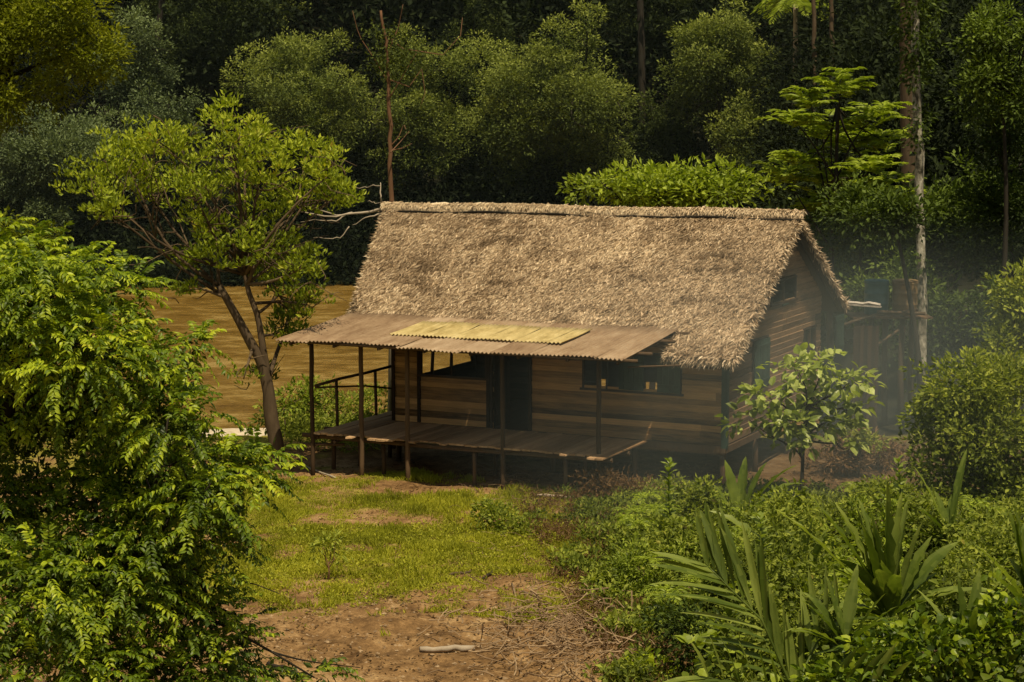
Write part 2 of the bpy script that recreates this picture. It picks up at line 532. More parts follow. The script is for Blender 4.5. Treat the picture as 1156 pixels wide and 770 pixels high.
def grass_mask(x, y):
    """1 = turf, 0 = bare soil (laid out on the ground, metres)"""
    g = sstep(29.6, 34.5, y + 2.0 * sstep(1.5, -3, x) + 1.6 * (fbm(x * .5, y * .5) - .5) * 4) * (1 - sstep(.2, 2.6, x + .35 * (36 - y) * .4 + (fbm(x * .8 + 9, y * .8) - .5) * 2))
    path = np.exp(-((y - (42.3 + .12 * x)) / .75) ** 2) * .55 * (1 - sstep(3, 6, x)) * (.5 + fbm(x * .9, y * .9 + 40))
    under = sstep(43.2, 44.2, y - .48 * (-x - 2)) * (x > -6.2)
    blot = (fbm(x * .75 + 31, y * .6 + 3, 5) - .50) * 3.0
    g = g * (.78 + blot) - path - under
    fine = (fbm(x * 2.1 + 7, y * 1.5 + 21, 4) - .5) * 1.5
    g = g + fine * .9 * (g > .02)
    tuft = sstep(.50, .68, fbm(x * 1.1 + 3, y * .8 + 77, 5) + .35 * (fbm(x * 3.3, y * 3.3 + 9, 3) - .5)) * .7 * sstep(26, 30, y) * (y < 36)
    far = sstep(46, 50, y)
    return np.clip(np.maximum(np.maximum(g, tuft * (x < 2)), far), 0, 1)


Z = gz(X, Yg)
gb = MB()
idx = (np.arange(ny - 1)[:, None] * nx + np.arange(nx - 1)[None, :])
quads = np.stack([idx, idx + 1, idx + 1 + nx, idx + nx], -1).reshape(-1, 4)
gb.add(np.stack([X, Yg, Z], -1).reshape(-1, 3), quads)
ground = gb.build('ground', M['ground'], None, (0, 0, 0), True)
tag(ground, 'brown bare soil and patchy grass sloping toward the hut and river', kind='structure')
for nm, vals in (('grass', grass_mask(X, Yg)), ('forest', np.maximum(sstep(47, 52, Yg) * sstep(7.2, 9, X - (Yg - 50) * .02), sstep(124, 127, Yg)))):  # soil round the tank stand darkened to stand in for canopy shade
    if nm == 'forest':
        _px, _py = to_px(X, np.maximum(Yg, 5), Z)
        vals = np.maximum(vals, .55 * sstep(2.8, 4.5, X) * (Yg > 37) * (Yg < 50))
        vals = np.maximum(vals, .6 * sstep(40, 130, _px - (600 + (_py - 545) * .55)) * (Yg > 20) * (Yg < 40) * sstep(41, 38, Yg) * (X > 0))  # shade beneath the weeds put into the soil colour
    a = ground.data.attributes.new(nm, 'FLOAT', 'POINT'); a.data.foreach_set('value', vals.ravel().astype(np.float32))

rb = MB()
rb.add([(-1500, 50, WATER), (40, 50, WATER), (40, 140, WATER), (-1500, 140, WATER)], [[0, 1, 2, 3]])
tag(rb.build('river', M['river']), 'muddy ochre river flowing behind the hut', kind='structure')

sc_ = at(262, 480, 56.5); sx, sy = sc_[0], sc_[1]
an = np.arange(40) * 2 * math.pi / 40; mbs = MB(); rr_ = 1 + .25 * np.sin(an * 3 + 1) + .12 * np.sin(an * 7)
ring = np.stack([sx + 1.8 * np.cos(an) * rr_, sy + 3.4 * np.sin(an) * rr_, np.zeros(40)], -1)
inn = np.stack([sx + .8 * np.cos(an) * rr_, sy + 1.6 * np.sin(an) * rr_, np.zeros(40)], -1)
for a_ in (ring, inn): a_[:, 2] = gz(a_[:, 0], a_[:, 1])
ring[:, 2] -= .25; inn[:, 2] += .22
V = np.concatenate([ring, inn, [[sx, sy, float(gz(sx, sy)) + .28]]]); k_ = np.arange(40); k2 = (k_ + 1) % 40
mbs.add_multi(V, [np.stack([k_, k2, 40 + k2, 40 + k_], -1), np.stack([40 + k_, 40 + k2, np.full(40, 80)], -1)], [.5, .5])
M['sand'] = flat_noise_mat('pale_sand', (.42, .34, .24), (.62, .53, .40), 5, .95, .3, .1)
tag(mbs.build('sand_bank', M['sand'], None, (0, 0, 0), True), 'small pale sand bank at the near edge of the river', kind='structure')

# ------------------------------------------------------------------ HOUSE
HO = np.array([-2.95, 45.494, 1.03]); TH = .446
house = empty('thatched_house', HO, 'raised plank hut with palm thatch roof and rusty metal porch roof', 'house', rz=-TH)
cT, sT = math.cos(TH), math.sin(TH)


def h2w(p):
    p = np.asarray(p, float)
    return np.stack([HO[0] + p[..., 0] * cT + p[..., 1] * sT, HO[1] - p[..., 0] * sT + p[..., 1] * cT, HO[2] + p[..., 2]], -1)


def hground(x, y):
    w = h2w(np.array([x, y, 0.])); return float(gz(w[0], w[1])) - HO[2]


def hplane(px, py, pt, nv):
    """house-frame point where a view ray meets a plane given in the house frame"""
    a = at(px, py, 1.0) - np.array([0, 0, CAMZ])
    o = np.array([0, 0, CAMZ]) - HO
    R = np.array([[cT, -sT, 0], [sT, cT, 0], [0, 0, 1]])
    oh = R @ o; dh = R @ a
    tt = np.dot(np.array(pt) - oh, nv) / np.dot(dh, nv)
    return oh + dh * tt


W_, D_ = 8.65, 7.6
RIDGE_Y, RIDGE_Z = 4.25, 5.03
PITCHR = (5.03 - 2.01) / (4.25 + .76)


def roof_z(y):
    return np.where(y < RIDGE_Y, RIDGE_Z - (RIDGE_Y - y) * PITCHR, RIDGE_Z - (y - RIDGE_Y) * .575)


def plank_wall(name, mat, u0, u1, z0, ztop, openings, axis, off, ph=.145, thick=.028, parent=None, sgn=-1, keep=None):
    """horizontal boards; axis 'x' -> wall along x at y=off, axis 'y' -> wall along y at x=off"""
    mb = MB(); z = z0
    al = .15 * (-sgn if axis == 'x' else sgn)
    ca, sa = math.cos(al), math.sin(al)
    tilt = {'x': np.array([[1, 0, 0], [0, ca, -sa], [0, sa, ca]]), 'y': np.array([[ca, 0, sa], [0, 1, 0], [-sa, 0, ca]])}
    while z < ztop:
        h = ph * (.85 + .3 * RS.rand()); zm = z + h / 2
        iv = [(u0, u1)]
        if keep is not None:
            k = keep(zm); iv = [k] if k else []
        for (a, b, c, d) in openings:
            if c < zm < d:
                nv = []
                for s_, e_ in iv:
                    if b <= s_ or a >= e_: nv.append((s_, e_)); continue
                    if a > s_: nv.append((s_, a))
                    if b < e_: nv.append((b, e_))
                iv = nv
        for s_, e_ in iv:
            cuts = [s_]
            while cuts[-1] < e_ - .01:
                cuts.append(min(e_, cuts[-1] + 2.6 + 2.6 * RS.rand()))
            for p_, q_ in zip(cuts[:-1], cuts[1:]):
                tl = (RS.rand() - .5) * .012; o_ = off + sgn * (RS.rand() * .012)
                if q_ - p_ < .03: continue
                c0 = ((p_ + q_) / 2, o_, zm + tl) if axis == 'x' else (o_, (p_ + q_) / 2, zm + tl)
                s0 = (q_ - p_ - .004, thick, h + .012) if axis == 'x' else (thick, q_ - p_ - .004, h + .012)
                mb.box(c0, s0, tint=RS.rand() ** .8 - .22 * (RS.rand() < .25), jit=.012, rot=tilt[axis])
        z += h
    return mb.build(name, M[mat], parent)


FN = (0, -1, 0)
P0 = (0, 0, 0)


def fx(px, py=440):  # x on the front wall under a photograph pixel
    return hplane(px, py, P0, FN)[0]


def fz(px, py):
    return hplane(px, py, P0, FN)[2]


w1 = (fx(475), fx(551), fz(520, 425), 2.05)
dr = (fx(557), fx(598), 0.0, 1.95)
w2 = (fx(658), fx(770), fz(700, 440), 1.98)
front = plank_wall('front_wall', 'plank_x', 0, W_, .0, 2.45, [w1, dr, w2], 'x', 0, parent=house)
# gable wall on the right, clipped under the roof
def gkeep(z):
    lo = max(0.0, RIDGE_Y - (RIDGE_Z - .16 - z) / PITCHR); hi = min(D_, RIDGE_Y + (RIDGE_Z - .16 - z) / .575)
    return (lo, hi) if hi - lo > .1 else None
def gp(px, py):
    q = hplane(px, py, (W_, 0, 0), (1, 0, 0)); return q[1], q[2]
ga_, gb_ = gp(869, 330), gp(897, 330)
g1 = (ga_[0], gb_[0], gp(880, 341)[1], gp(880, 317)[1])
g2 = (gp(906, 390)[0], gp(919, 390)[0], gp(912, 404)[1], gp(912, 371)[1])
g3 = (gp(848, 410)[0], gp(865, 410)[0], gp(857, 436)[1], gp(857, 383)[1])
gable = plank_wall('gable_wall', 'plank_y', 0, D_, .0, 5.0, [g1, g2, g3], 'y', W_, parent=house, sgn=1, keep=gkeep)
# left wall with a big opening, back wall with low openings, partition
lo1 = hplane(476, 418, (0, 0, 0), (1, 0, 0)); lo2 = hplane(511, 411, (0, 0, 0), (1, 0, 0))
LW = (.75, 4.3, .95, 2.2)
def lkeep(z):
    lo = max(0.0, RIDGE_Y - (RIDGE_Z - .16 - z) / PITCHR); hi = min(D_, RIDGE_Y + (RIDGE_Z - .16 - z) / .575)
    return (lo, hi) if hi - lo > .1 else None
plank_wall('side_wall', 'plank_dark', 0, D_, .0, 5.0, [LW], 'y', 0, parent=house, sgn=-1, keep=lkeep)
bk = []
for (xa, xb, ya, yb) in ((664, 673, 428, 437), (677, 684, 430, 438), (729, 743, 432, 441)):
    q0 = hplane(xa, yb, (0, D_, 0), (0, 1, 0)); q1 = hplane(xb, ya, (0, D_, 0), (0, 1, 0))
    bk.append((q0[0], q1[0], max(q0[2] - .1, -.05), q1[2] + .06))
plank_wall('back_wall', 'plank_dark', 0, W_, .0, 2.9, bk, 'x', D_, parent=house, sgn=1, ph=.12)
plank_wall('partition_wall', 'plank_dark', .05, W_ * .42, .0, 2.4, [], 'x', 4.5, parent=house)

# floor
fb = MB()
x = 0.02
while x < W_ - .05:
    w = .2; fb.box((x + w / 2, D_ / 2, -.035), (w - .006, D_ - .06, .04), tint=RS.rand()); x += w
fb.build('floor', M['plank_dark'], house)
# joists and stilts
jb = MB()
for y in (.08, 2.5, 5.0, 7.5):
    jb.bar((0, y, -.16), (W_, y, -.16), .10, .16, tint=RS.rand())
jb.build('floor_joists', M['post'], house)
for x in (0.08, 2.2, 4.3, 6.4, W_ - .08):
    for y in (.12, 2.5, 5.0, 7.45):
        sb = MB(); gzv = hground(x, y) - .25
        sb.tube([(x, y, gzv), (x + .01, y, gzv * .5), (x, y, -.24)], [.075, .07, .07], 8, RS.rand(), .15)
        sb.build('stilt', M['post'], house, smooth=True)
# corner posts, studs
cpb = MB(); cpb.box((W_ + .012, -.022, 1.15), (.15, .11, 2.42), tint=.5); cpb.build('corner_post', M['green_paint'], house)
for x in (0.03, w1[1] + .02, dr[1] + .03, w1[0] - .03):
    cb = MB(); cb.box((x, -.035, 1.18), (.08, .06, 2.36), tint=.2 + .3 * RS.rand()); cb.build('wall_stud', M['plank_dark'], house)
# base board
bb = MB(); bb.bar((-.02, -.05, -.09), (W_ + .05, -.05, -.09), .05, .15, tint=.4); bb.bar((W_ + .05, -.05, -.09), (W_ + .05, D_, -.09), .05, .15, tint=.4)
bb.build('base_board', M['post'], house)

# window frames, shutters, door
def win_frame(o, axis, off, sgn, mull=(), mat='plank_dark', sill=True):
    a, b, c, d = o; fb = MB(); t_ = .05
    def bx(u, z, su, s_z, dep=.07):
        if axis == 'x': fb.box((u, off + sgn * .018, z), (su, dep, s_z), tint=RS.rand())
        else: fb.box((off + sgn * .018, u, z), (dep, su, s_z), tint=RS.rand())
    bx(a + t_ / 2, (c + d) / 2, t_, d - c); bx(b - t_ / 2, (c + d) / 2, t_, d - c)
    bx((a + b) / 2, d + t_ / 2, b - a + .1, t_)
    if sill: bx((a + b) / 2, c - t_ / 2, b - a + .1, t_, .12)
    for m_ in mull: bx(a + (b - a) * m_, (c + d) / 2, .04, d - c)
    w = fb.build('window', M[mat], house)
    return w
win_frame(w1, 'x', 0, -1, (.47,))
wa = win_frame(w2, 'x', 0, -1, (.17, .25))
win_frame(g1, 'y', W_, 1, (.5,)); win_frame(g2, 'y', W_, 1, (.5,)); win_frame(g3, 'y', W_, 1)
def shutter(x0, x1, z0, z1, axis='x', off=-.07, lab=None):
    sb = MB(); n_ = max(2, int(round((x1 - x0) / .13)))
    for k in range(n_):
        u = x0 + (x1 - x0) * (k + .5) / n_; w = (x1 - x0) / n_ - .006
        if axis == 'x': sb.box((u, off, (z0 + z1) / 2), (w, .022, z1 - z0), tint=RS.rand(), jit=.006)
        else: sb.box((off, u, (z0 + z1) / 2), (.022, w, z1 - z0), tint=RS.rand(), jit=.006)
    for zz in (z0 + .15, z1 - .15):
        if axis == 'x': sb.box(((x0 + x1) / 2, off - .022, zz), (x1 - x0 - .04, .02, .07), tint=.3)
        else: sb.box((off + .022, (x0 + x1) / 2, zz), (.02, x1 - x0 - .04, .07), tint=.3)
    o = sb.build('shutter', M['green_paint'], house)
    if lab: o['label'] = lab
    return o
shutter(fx(700), fx(728), w2[2] + .02, 1.95, off=-.085)
shutter(fx(743), fx(769), fz(755, 443), 1.98, off=-.075)
shutter(g3[0] + .02, g3[1] - .02, g3[2], g3[3], 'y', W_ + .09)
shutter(gp(940, 370)[0], gp(950, 370)[0], gp(945, 396)[1], gp(945, 356)[1], 'y', W_ + .06)
# green strip under gable window
db = MB(); db.box((W_ + .06, (g1[0] + g1[1]) / 2 + .1, g1[2] - .06), (.03, .5, .07)); db.build('window_ledge', M['green_paint'], house)
# opened door leaf inside the doorway
db = MB()
for k in range(5):
    db.box((dr[0] + .03, .12 + k * .16, .97), (.03, .152, 1.9), tint=RS.rand())
for zz in (.35, 1.6): db.box((dr[0] + .055, .44, zz), (.02, .74, .09), tint=.5)
db.build('door', M['plank_dark'], house)
fb = MB()
for u in (dr[0] - .03, dr[1] + .03): fb.box((u, -.03, 1.0), (.06, .09, 2.0), tint=.3)
fb.box(((dr[0] + dr[1]) / 2, -.03, 2.03), (dr[1] - dr[0] + .12, .09, .06), tint=.3)
fb.build('door_frame', M['plank_dark'], house)
# bars in the side wall's opening
for (y, r_) in ((1.35, .03), (2.05, .045), (3.1, .035)):
    q = MB(); q.tube([(0, y, .9), (.02, y + .03, 1.5), (0, y, 2.3)], r_, 6); q.build('window_bar', M['post'], house, smooth=True)
q = MB(); q.tube([(0, .7, 1.62), (0, 2.0, 1.68)], .03, 6); q.build('window_bar', M['post'], house)

# ---- porch
PY = -2.34
pb = MB(); x = -.82
PFX0, PFX1 = -.82, 6.62
while x < PFX1:
    w = .16 + .08 * RS.rand()
    y0 = PY - .12 * RS.rand() - (.22 if RS.rand() < .16 else 0)
    if x > 5.6: y0 -= .15 * (x - 5.6) * RS.rand()
    yb_ = -.07 if x + w > -.02 else 1.62
    zz = (RS.rand() - .5) * .012
    pb.box((x + w / 2, (y0 + yb_) / 2, -.03 + zz), (w - .012, yb_ - y0, .04), tint=RS.rand(), jit=.015)
    x += w
pb.build('porch_floor', M['deck'], house)
bj = MB()
for y in (PY + .12, -1.2): bj.tube([(-1.25, y, -.13), (2.5, y - .02, -.15), (6.8, y, -.13)], .055, 8, .5, .1)
bj.tube([(-.8, PY, -.15), (-.8, 1.6, -.15)], .055, 8); bj.tube([(-.3, PY, -.22), (-.35, 1.6, -.2)], .04, 8)
bj.build('porch_beams', M['post'], house)
# roof plane of porch
RX0, RX1 = -1.19, 7.44
YU, YL, ZU, ZL = .04, -3.45, 2.60, 2.30
def mz(y): return ZL + (ZU - ZL) * (y - YL) / (YU - YL)
posts = [(354, PY), (410, PY - .02), (462, PY), (569, PY), (677, PY + .25)]
px_x = []
for (pp, y) in posts:
    xx = hplane(pp, 480, (0, y, 0), (0, 1, 0))[0]; px_x.append(xx)
    q = MB(); g_ = hground(xx, y) - .3
    zz = np.linspace(g_, mz(y) - .06, 7); o = (RS.rand(7) - .5) * .035
    y2 = y - .07
    q.tube(np.stack([xx + o, np.full(7, y2), zz], -1), .052 + .006 * RS.rand(7), 9, RS.rand(), .1)
    q.build('porch_post', M['post'], house, smooth=True)
for x in (0.9, 3.3, 5.6):
    for y in (-2.1, -1.0):
        q = MB(); g_ = hground(x, y) - .2; q.tube([(x, y, g_), (x + .02, y, g_ * .5), (x, y, -.18)], .05, 8, RS.rand(), .15); q.build('stilt', M['post'], house, smooth=True)
for (x, y) in ((-.78, -1.6), (-.45, -.9), (-.78, -.3), (-.4, .5), (-.78, 1.4), (-.1, -1.4)):
    q = MB(); g_ = hground(x, y) - .2; q.tube([(x, y, g_), (x + .02, y, g_ * .5), (x, y, -.15)], .055, 8, RS.rand(), .15); q.build('stilt', M['post'], house, smooth=True)
# railing on the left side of the porch
rl_ = MB()
rl_.tube([(-.8, PY, 1.10), (-.8, -1.2, 1.13), (-.8, 0, 1.12), (-.8, 1.6, 1.14)], .038, 7); rl_.tube([(-.8, PY, 1.06), (-.8, 0, .80), (-.8, 1.6, .52)], .026, 6)
rl_.tube([(-1.25, PY - .04, -.33), (-.2, PY + .3, -.32)], .04, 7)
for y in (-1.35, .55): rl_.tube([(-.8, y, -.1), (-.82, y, 1.12)], .04, 7)
rl_.build('railing', M['post'], house, smooth=True)
# roof frame (purlins) of the porch
pf = MB()
for y, z in ((PY - .05, mz(PY) - .07), (-3.25, mz(-3.25) - .05), (-1.0, mz(-1) - .06), (0.0, mz(0) - .07)):
    pf.tube([(RX0 + .15, y, z), (3, y, z - .02), (RX1 + .35, y, z)], .04, 7, .5)
for x in np.linspace(RX0 + .3, RX1 - .1, 8): pf.tube([(x, YL + .15, mz(YL) - .10), (x, 0, mz(0) - .12)], .035, 6)
pf.tube([(RX1 - .3, -2.2, 1.98), (RX1 + .75, -1.7, 2.02)], .022, 5)
pf.build('porch_roof_poles', M['post'], house, smooth=True)

# corrugated sheets
def sheet(x0, x1, ylo, yhi, lift, mat, tint, skew=0.0, seg=5, lab=None, wav=.019):
    n_ = int((x1 - x0) / .0127) + 1
    u = np.linspace(x0, x1, n_); v = np.linspace(0, 1, seg)
    U, V = np.meshgrid(u, v)
    k = (U - x0) / (x1 - x0)
    sag = .02 * np.sin(V * math.pi) + (fbm(U * .5 + x0, V * 2) - .5) * .05
    yy = ylo + (yhi - ylo) * V + (RS.rand() - .5) * .02
    zz = mz(yy) + lift + wav * np.sin(U * 2 * math.pi / .10) - sag * .6 + (k - .5) * skew * .02
    Vt = np.stack([U + (RS.rand() - .5) * .0 + skew * V * .05, yy, zz], -1).reshape(-1, 3)
    i = (np.arange(seg - 1)[:, None] * n_ + np.arange(n_ - 1)[None, :])
    q = np.stack([i, i + 1, i + 1 + n_, i + n_], -1).reshape(-1, 4)
    mb = MB(); mb.add(Vt, q, tint)
    o = mb.build('roof_sheet', M[mat], house, smooth=True)
    sm = o.modifiers.new('thick', 'SOLIDIFY'); sm.thickness = .004; sm.offset = -1
    if lab: o['label'] = lab
    return o
ya = hplane(470, 364, (0, YL, ZL), (0, -(ZU - ZL) / (YU - YL), 1)); yb_ = hplane(445, 380, (0, YL, ZL), (0, -(ZU - ZL) / (YU - YL), 1))
yc = hplane(660, 374, (0, YL, ZL), (0, -(ZU - ZL) / (YU - YL), 1)); yd = hplane(640, 390, (0, YL, ZL), (0, -(ZU - ZL) / (YU - YL), 1))
YX0, YX1 = (ya[0] + yb_[0]) / 2, (yc[0] + yd[0]) / 2
YY1, YY0 = (ya[1] + yc[1]) / 2, (yb_[1] + yd[1]) / 2
print('yellow', YX0, YX1, YY0, YY1)
x = RX0; k = 0
while x < RX1 - .05:
    w = min(.80, RX1 - x)
    dy = (RS.rand() - .5) * .12 + .10 * math.sin(k * .9)
    if x + w * .5 < YX0 or x + w * .5 > YX1:
        sheet(x, x + w + .06, YL + dy, YU + .12, .004 + .012 * (k % 2), 'metal', RS.rand(), (RS.rand() - .5) * 1.5)
    else:
        sheet(x, x + w + .06, YL + dy * 1.6, YY0 + .35, .0 + .014 * (k % 2), 'metal', RS.rand(), (RS.rand() - .5) * 4)
        sheet(x, x + w + .06, YY1 - .15, YU + .12, .0 + .014 * (k % 2), 'metal', RS.rand())
    x += w; k += 1
x = YX0; k = 0
while x < YX1 - .05:
    w = min(.8, YX1 - x)
    sheet(x, x + w + .04, YY0 + (RS.rand() - .5) * .06, YY1 + (RS.rand() - .5) * .04, .045 + .010 * (k % 2), 'yellow', RS.rand(), (RS.rand() - .5) * 2, lab='pale yellow translucent roof sheet')
    x += w; k += 1

# ---- thatch
RL, RR = -2.52, 9.07
def thatch_left(y):   # left verge x at depth y (front slope)
    t_ = (y - 0) / RIDGE_Y
    return -1.25 + (RL + 1.25) * np.clip(t_, 0, 1.0)
tb = MB()
BY = 8.71
yl = [0.0 - .0, 1.4, 2.8, RIDGE_Y]
def rz(y): return float(roof_z(np.array(y)))
# slab: front (with the lower right tail), back
def slab(poly, th=.16):
    n_ = len(poly); top = np.array(poly, float); bot = top - [0, 0, th]
    V = np.concatenate([top, bot])
    fl = [[list(range(n_))], [list(range(2 * n_ - 1, n_ - 1, -1))]]
    tb.add(V, fl[0], .2); tb.add(V, fl[1], -.5)
    for i in range(n_):
        j = (i + 1) % n_; tb.add(V[[i, j, n_ + j, n_ + i]], [[3, 2, 1, 0]], -.35)
s_off = .07
slab([(-1.15, .12, rz(.12) - s_off), (7.5, .12, rz(.12) - s_off), (7.5, -.66, rz(-.66) - s_off), (RR - .06, -.66, rz(-.66) - s_off), (RR - .06, RIDGE_Y, RIDGE_Z - s_off), (RL + .1, RIDGE_Y, RIDGE_Z - s_off)])
slab([(RL + .1, RIDGE_Y + .002, RIDGE_Z - s_off), (RR - .06, RIDGE_Y + .002, RIDGE_Z - s_off), (RR - .06, BY - .1, rz(BY - .1) - s_off), (-1.1, BY - .1, rz(BY - .1) - s_off)])
# strands
def strands(n, region, front=True):
    y = RS.rand(n); x = RS.rand(n)
    if front:
        Y_ = -.76 + (RIDGE_Y + .76) * y
        X0 = np.where(Y_ < .06, 7.5, thatch_left(Y_)); X_ = X0 + (RR - X0) * x
        keep = RS.rand(n) < (RR - X0) / (RR - RL + .5); X_, Y_ = X_[keep], Y_[keep]
        sl = np.array([0, -1, -PITCHR])
    else:
        Y_ = RIDGE_Y + (BY - RIDGE_Y) * y; X_ = -1.6 + (RR + 1.6) * x; sl = np.array([0, 1, -.575])
    m = len(X_)
    # courses: palm leaf rows about every 16 cm give faint horizontal steps
    row = .17
    ph = np.mod(Y_ + .05 * np.sin(X_ * 1.7) + .04 * fbm(X_, Y_), row) / row
    patch = fbm(X_ * .8, Y_ * 1.6 + 4)
    Zr = roof_z(Y_) + .015 + .05 * ph * (1 if front else 1) + (fbm(X_ * 2.2, Y_ * 2.2) - .5) * .10 + .035 * RS.rand(m)
    nr = nrm(np.array([0, PITCHR * -1 if front else .575, 1.]))
    dr_ = nrm(sl + np.stack([.55 * RS.randn(m) - .25, .12 * RS.randn(m), .22 * RS.randn(m) + .16], -1))
    pos = np.stack([X_, Y_, Zr], -1) - dr_ * .1
    no = nr + .45 * RS.randn(m, 3)
    streak = fbm(X_ * 2.6, Y_ * .35 + 9)
    tint = np.clip(.46 + .5 * (patch - .5) + .5 * (streak - .5) + .24 * RS.randn(m) + .26 * (.5 - ph) - .3 * sstep(.64, .74, fbm(X_ * 1.1 + 33, Y_ * 2.8 + 5)), 0, 1)
    leaves(tb, pos, dr_, no, .13 + .13 * RS.rand(m), .018 + .02 * RS.rand(m), tint)
strands(105000, None, True)
strands(9000, None, False)
# ragged eaves and verges
def fringe(a, b, n, dirv, L=.3, w=.03, spread=.35, t0=.45):
    a = np.array(a, float); b = np.array(b, float); s_ = RS.rand(n)[:, None]
    p = a + (b - a) * s_ + (RS.rand(n, 3) - .5) * [.08, .10, .08]
    d = nrm(np.array(dirv, float) + spread * RS.randn(n, 3))
    leaves(tb, p, d, RS.randn(n, 3), L * (.4 + .9 * RS.rand(n)), w * (.6 + .8 * RS.rand(n)), np.clip(t0 + .25 * RS.randn(n), 0, 1))
fringe((7.45, -.62, rz(-.62)), (RR, -.62, rz(-.62)), 1500, (0, -.8, -.65), .26)
fringe((7.5, -.6, rz(-.6)), (7.5, .1, rz(.1)), 350, (-.3, -.6, -.5), .22)
fringe((RR - .05, -.7, rz(-.7) - .03), (RR - .05, RIDGE_Y, RIDGE_Z - .03), 2600, (.38, -.45, -.55), .22, t0=.4)
fringe((RR - .05, RIDGE_Y, RIDGE_Z - .05), (RR - .05, BY, rz(BY) - .05), 1500, (.4, .5, -.55), .2, t0=.3)
fringe((-1.2, .1, rz(.1)), (RL + .05, RIDGE_Y, RIDGE_Z), 1500, (-.45, -.5, -.4), .2)
fringe((-1.2, .12, rz(.1) + .02), (7.6, .12, rz(.1) + .02), 3200, (-.15, -.85, -.38), .20, .03, .25, .5)
fringe((RL, BY - .1, rz(BY - .1)), (RR, BY - .1, rz(BY - .1)), 900, (0, .7, -.7), .25, t0=.3)
roof = tb.build('roof', M['thatch'], house)
# ridge cap: a bundle of thatch along the ridge with a pole pressing it down
rc = MB()
n_ = 46
for (dy, dz, r0) in ((0, .05, .11),):
    xx = np.linspace(RL - .05, RR + .05, n_)
    rc.tube(np.stack([xx, np.full(n_, RIDGE_Y - .02) + .02 * np.sin(xx * 3), RIDGE_Z + dz + .02 * np.sin(xx * 1.1) + .012 * RS.randn(n_)], -1), r0 + .012 * RS.randn(n_), 10, .75, .12)
m = 9000
xx = RL - .08 + (RR - RL + .16) * RS.rand(m); an = (RS.rand(m) - .38) * 2.2
p = np.stack([xx, RIDGE_Y - .02 - .13 * np.sin(an), RIDGE_Z + .05 + .02 * np.sin(xx * 1.1) + .12 * np.cos(an)], -1)
d = nrm(np.stack([.35 * RS.randn(m), -np.cos(an) * np.sign(an + .01), -np.abs(np.sin(an)) + .1 * RS.randn(m)], -1) + .15 * RS.randn(m, 3))
leaves(rc, p, d, np.stack([np.zeros(m), -np.sin(an), np.cos(an)], -1) + .3 * RS.randn(m, 3), .10 + .1 * RS.rand(m), .02 + .015 * RS.rand(m), np.clip(.75 + .2 * RS.randn(m), 0, 1))
rc.build('ridge_cap', M['thatch'], roof)
rp_ = MB(); xx = np.linspace(RL - .1, RR + .06, 30)
rp_.tube(np.stack([xx, RIDGE_Y - .24 + .012 * np.sin(xx * 2), RIDGE_Z - .06 + .02 * np.sin(xx * 1.1 + .3) + .015 * np.sin(xx * 3)], -1), .032, 7, .1)
rp_.build('ridge_pole', M['bark_dark'], roof, smooth=True)
# gable rafters
gr = MB()
gr.tube([(RR - .2, -.5, rz(-.5) - .22), (RR - .2, RIDGE_Y, RIDGE_Z - .24), (RR - .2, BY - .2, rz(BY - .2) - .2)], .045, 7)
gr.tube([(W_ - .3, -.02, 2.22), (RR + .12, -.02, 2.22)], .04, 7)
gr.build('rafter', M['plank_dark'], house)
# back lean-to: pale gutter strip
gq0 = hplane(941, 341, (0, 8.6, 0), (0, 1, 0)); gq1 = hplane(994, 344, (0, 8.6, 0), (0, 1, 0))
gt = MB(); pts = gq0 + (gq1 - gq0) * np.linspace(0, 1, 9)[:, None]; pts[:, 2] += .012 * RS.randn(9)
gt.tube(pts, .045, 6, .8, .3); gt.bar(pts[0] + [0, .06, -.04], pts[-1] + [0, .06, -.06], .18, .02)
gt.build('gutter', M['pale_strip'], house)

# ------------------------------------------------------------------ water tanks on a stand, right of the house
TY = 54.0
tp0 = at(1020, 354, TY)
stand = empty('tank_stand', (tp0[0] - .5, TY, gz(tp0[0], TY)), 'dark wooden post stand carrying two water drums beside the hut', 'tank stand')
so = np.array(stand.location)
def wpt(px, py, Y): return at(px, py, Y)
for (px, Y) in ((968, 53.5), (984, 54.6), (1019, 53.4), (1030, 54.7), (1000, 54.8)):
    a = at(px, 357, Y); g_ = gz(a[0], Y) - .2
    q = MB(); q.tube([(a[0] + .05, Y, g_), (a[0] - .02, Y, (g_ + a[2]) / 2), a], [.10, .09, .085], 9, RS.rand(), .15)
    q.build('leg', M['bark'], stand, so, True)
pz = at(1020, 355, TY)[2]
q = MB(); x0_, x1_ = at(958, 355, TY)[0], at(1042, 355, TY)[0]
x = x0_
while x < x1_:
    w = .14 + .06 * RS.rand(); q.box((x + w / 2, TY, pz - .03), (w - .012, 1.5, .05), tint=RS.rand(), jit=.02); x += w
q.build('platform', M['post'], stand, so)
q = MB()
q.tube([at(948, 368, 53), at(985, 356, 53.2), at(1036, 350, 53.4)], .045, 7); q.tube([at(975, 400, 53.4), at(1015, 372, 53.4)], .04, 7)
q.tube([at(990, 352, 53.2), at(1044, 354, 53.2)], .05, 7)
q.build('beam', M['bark'], stand, so, True)
q = MB()
for px in range(966, 992, 4):
    a = at(px, 368, 53.0); q.box((a[0], 53.0, (a[2] + gz(a[0], 53)) / 2), (.11, .03, a[2] - gz(a[0], 53)), tint=RS.rand(), jit=.03)
q.build('board_screen', M['plank_dark'], stand, so)
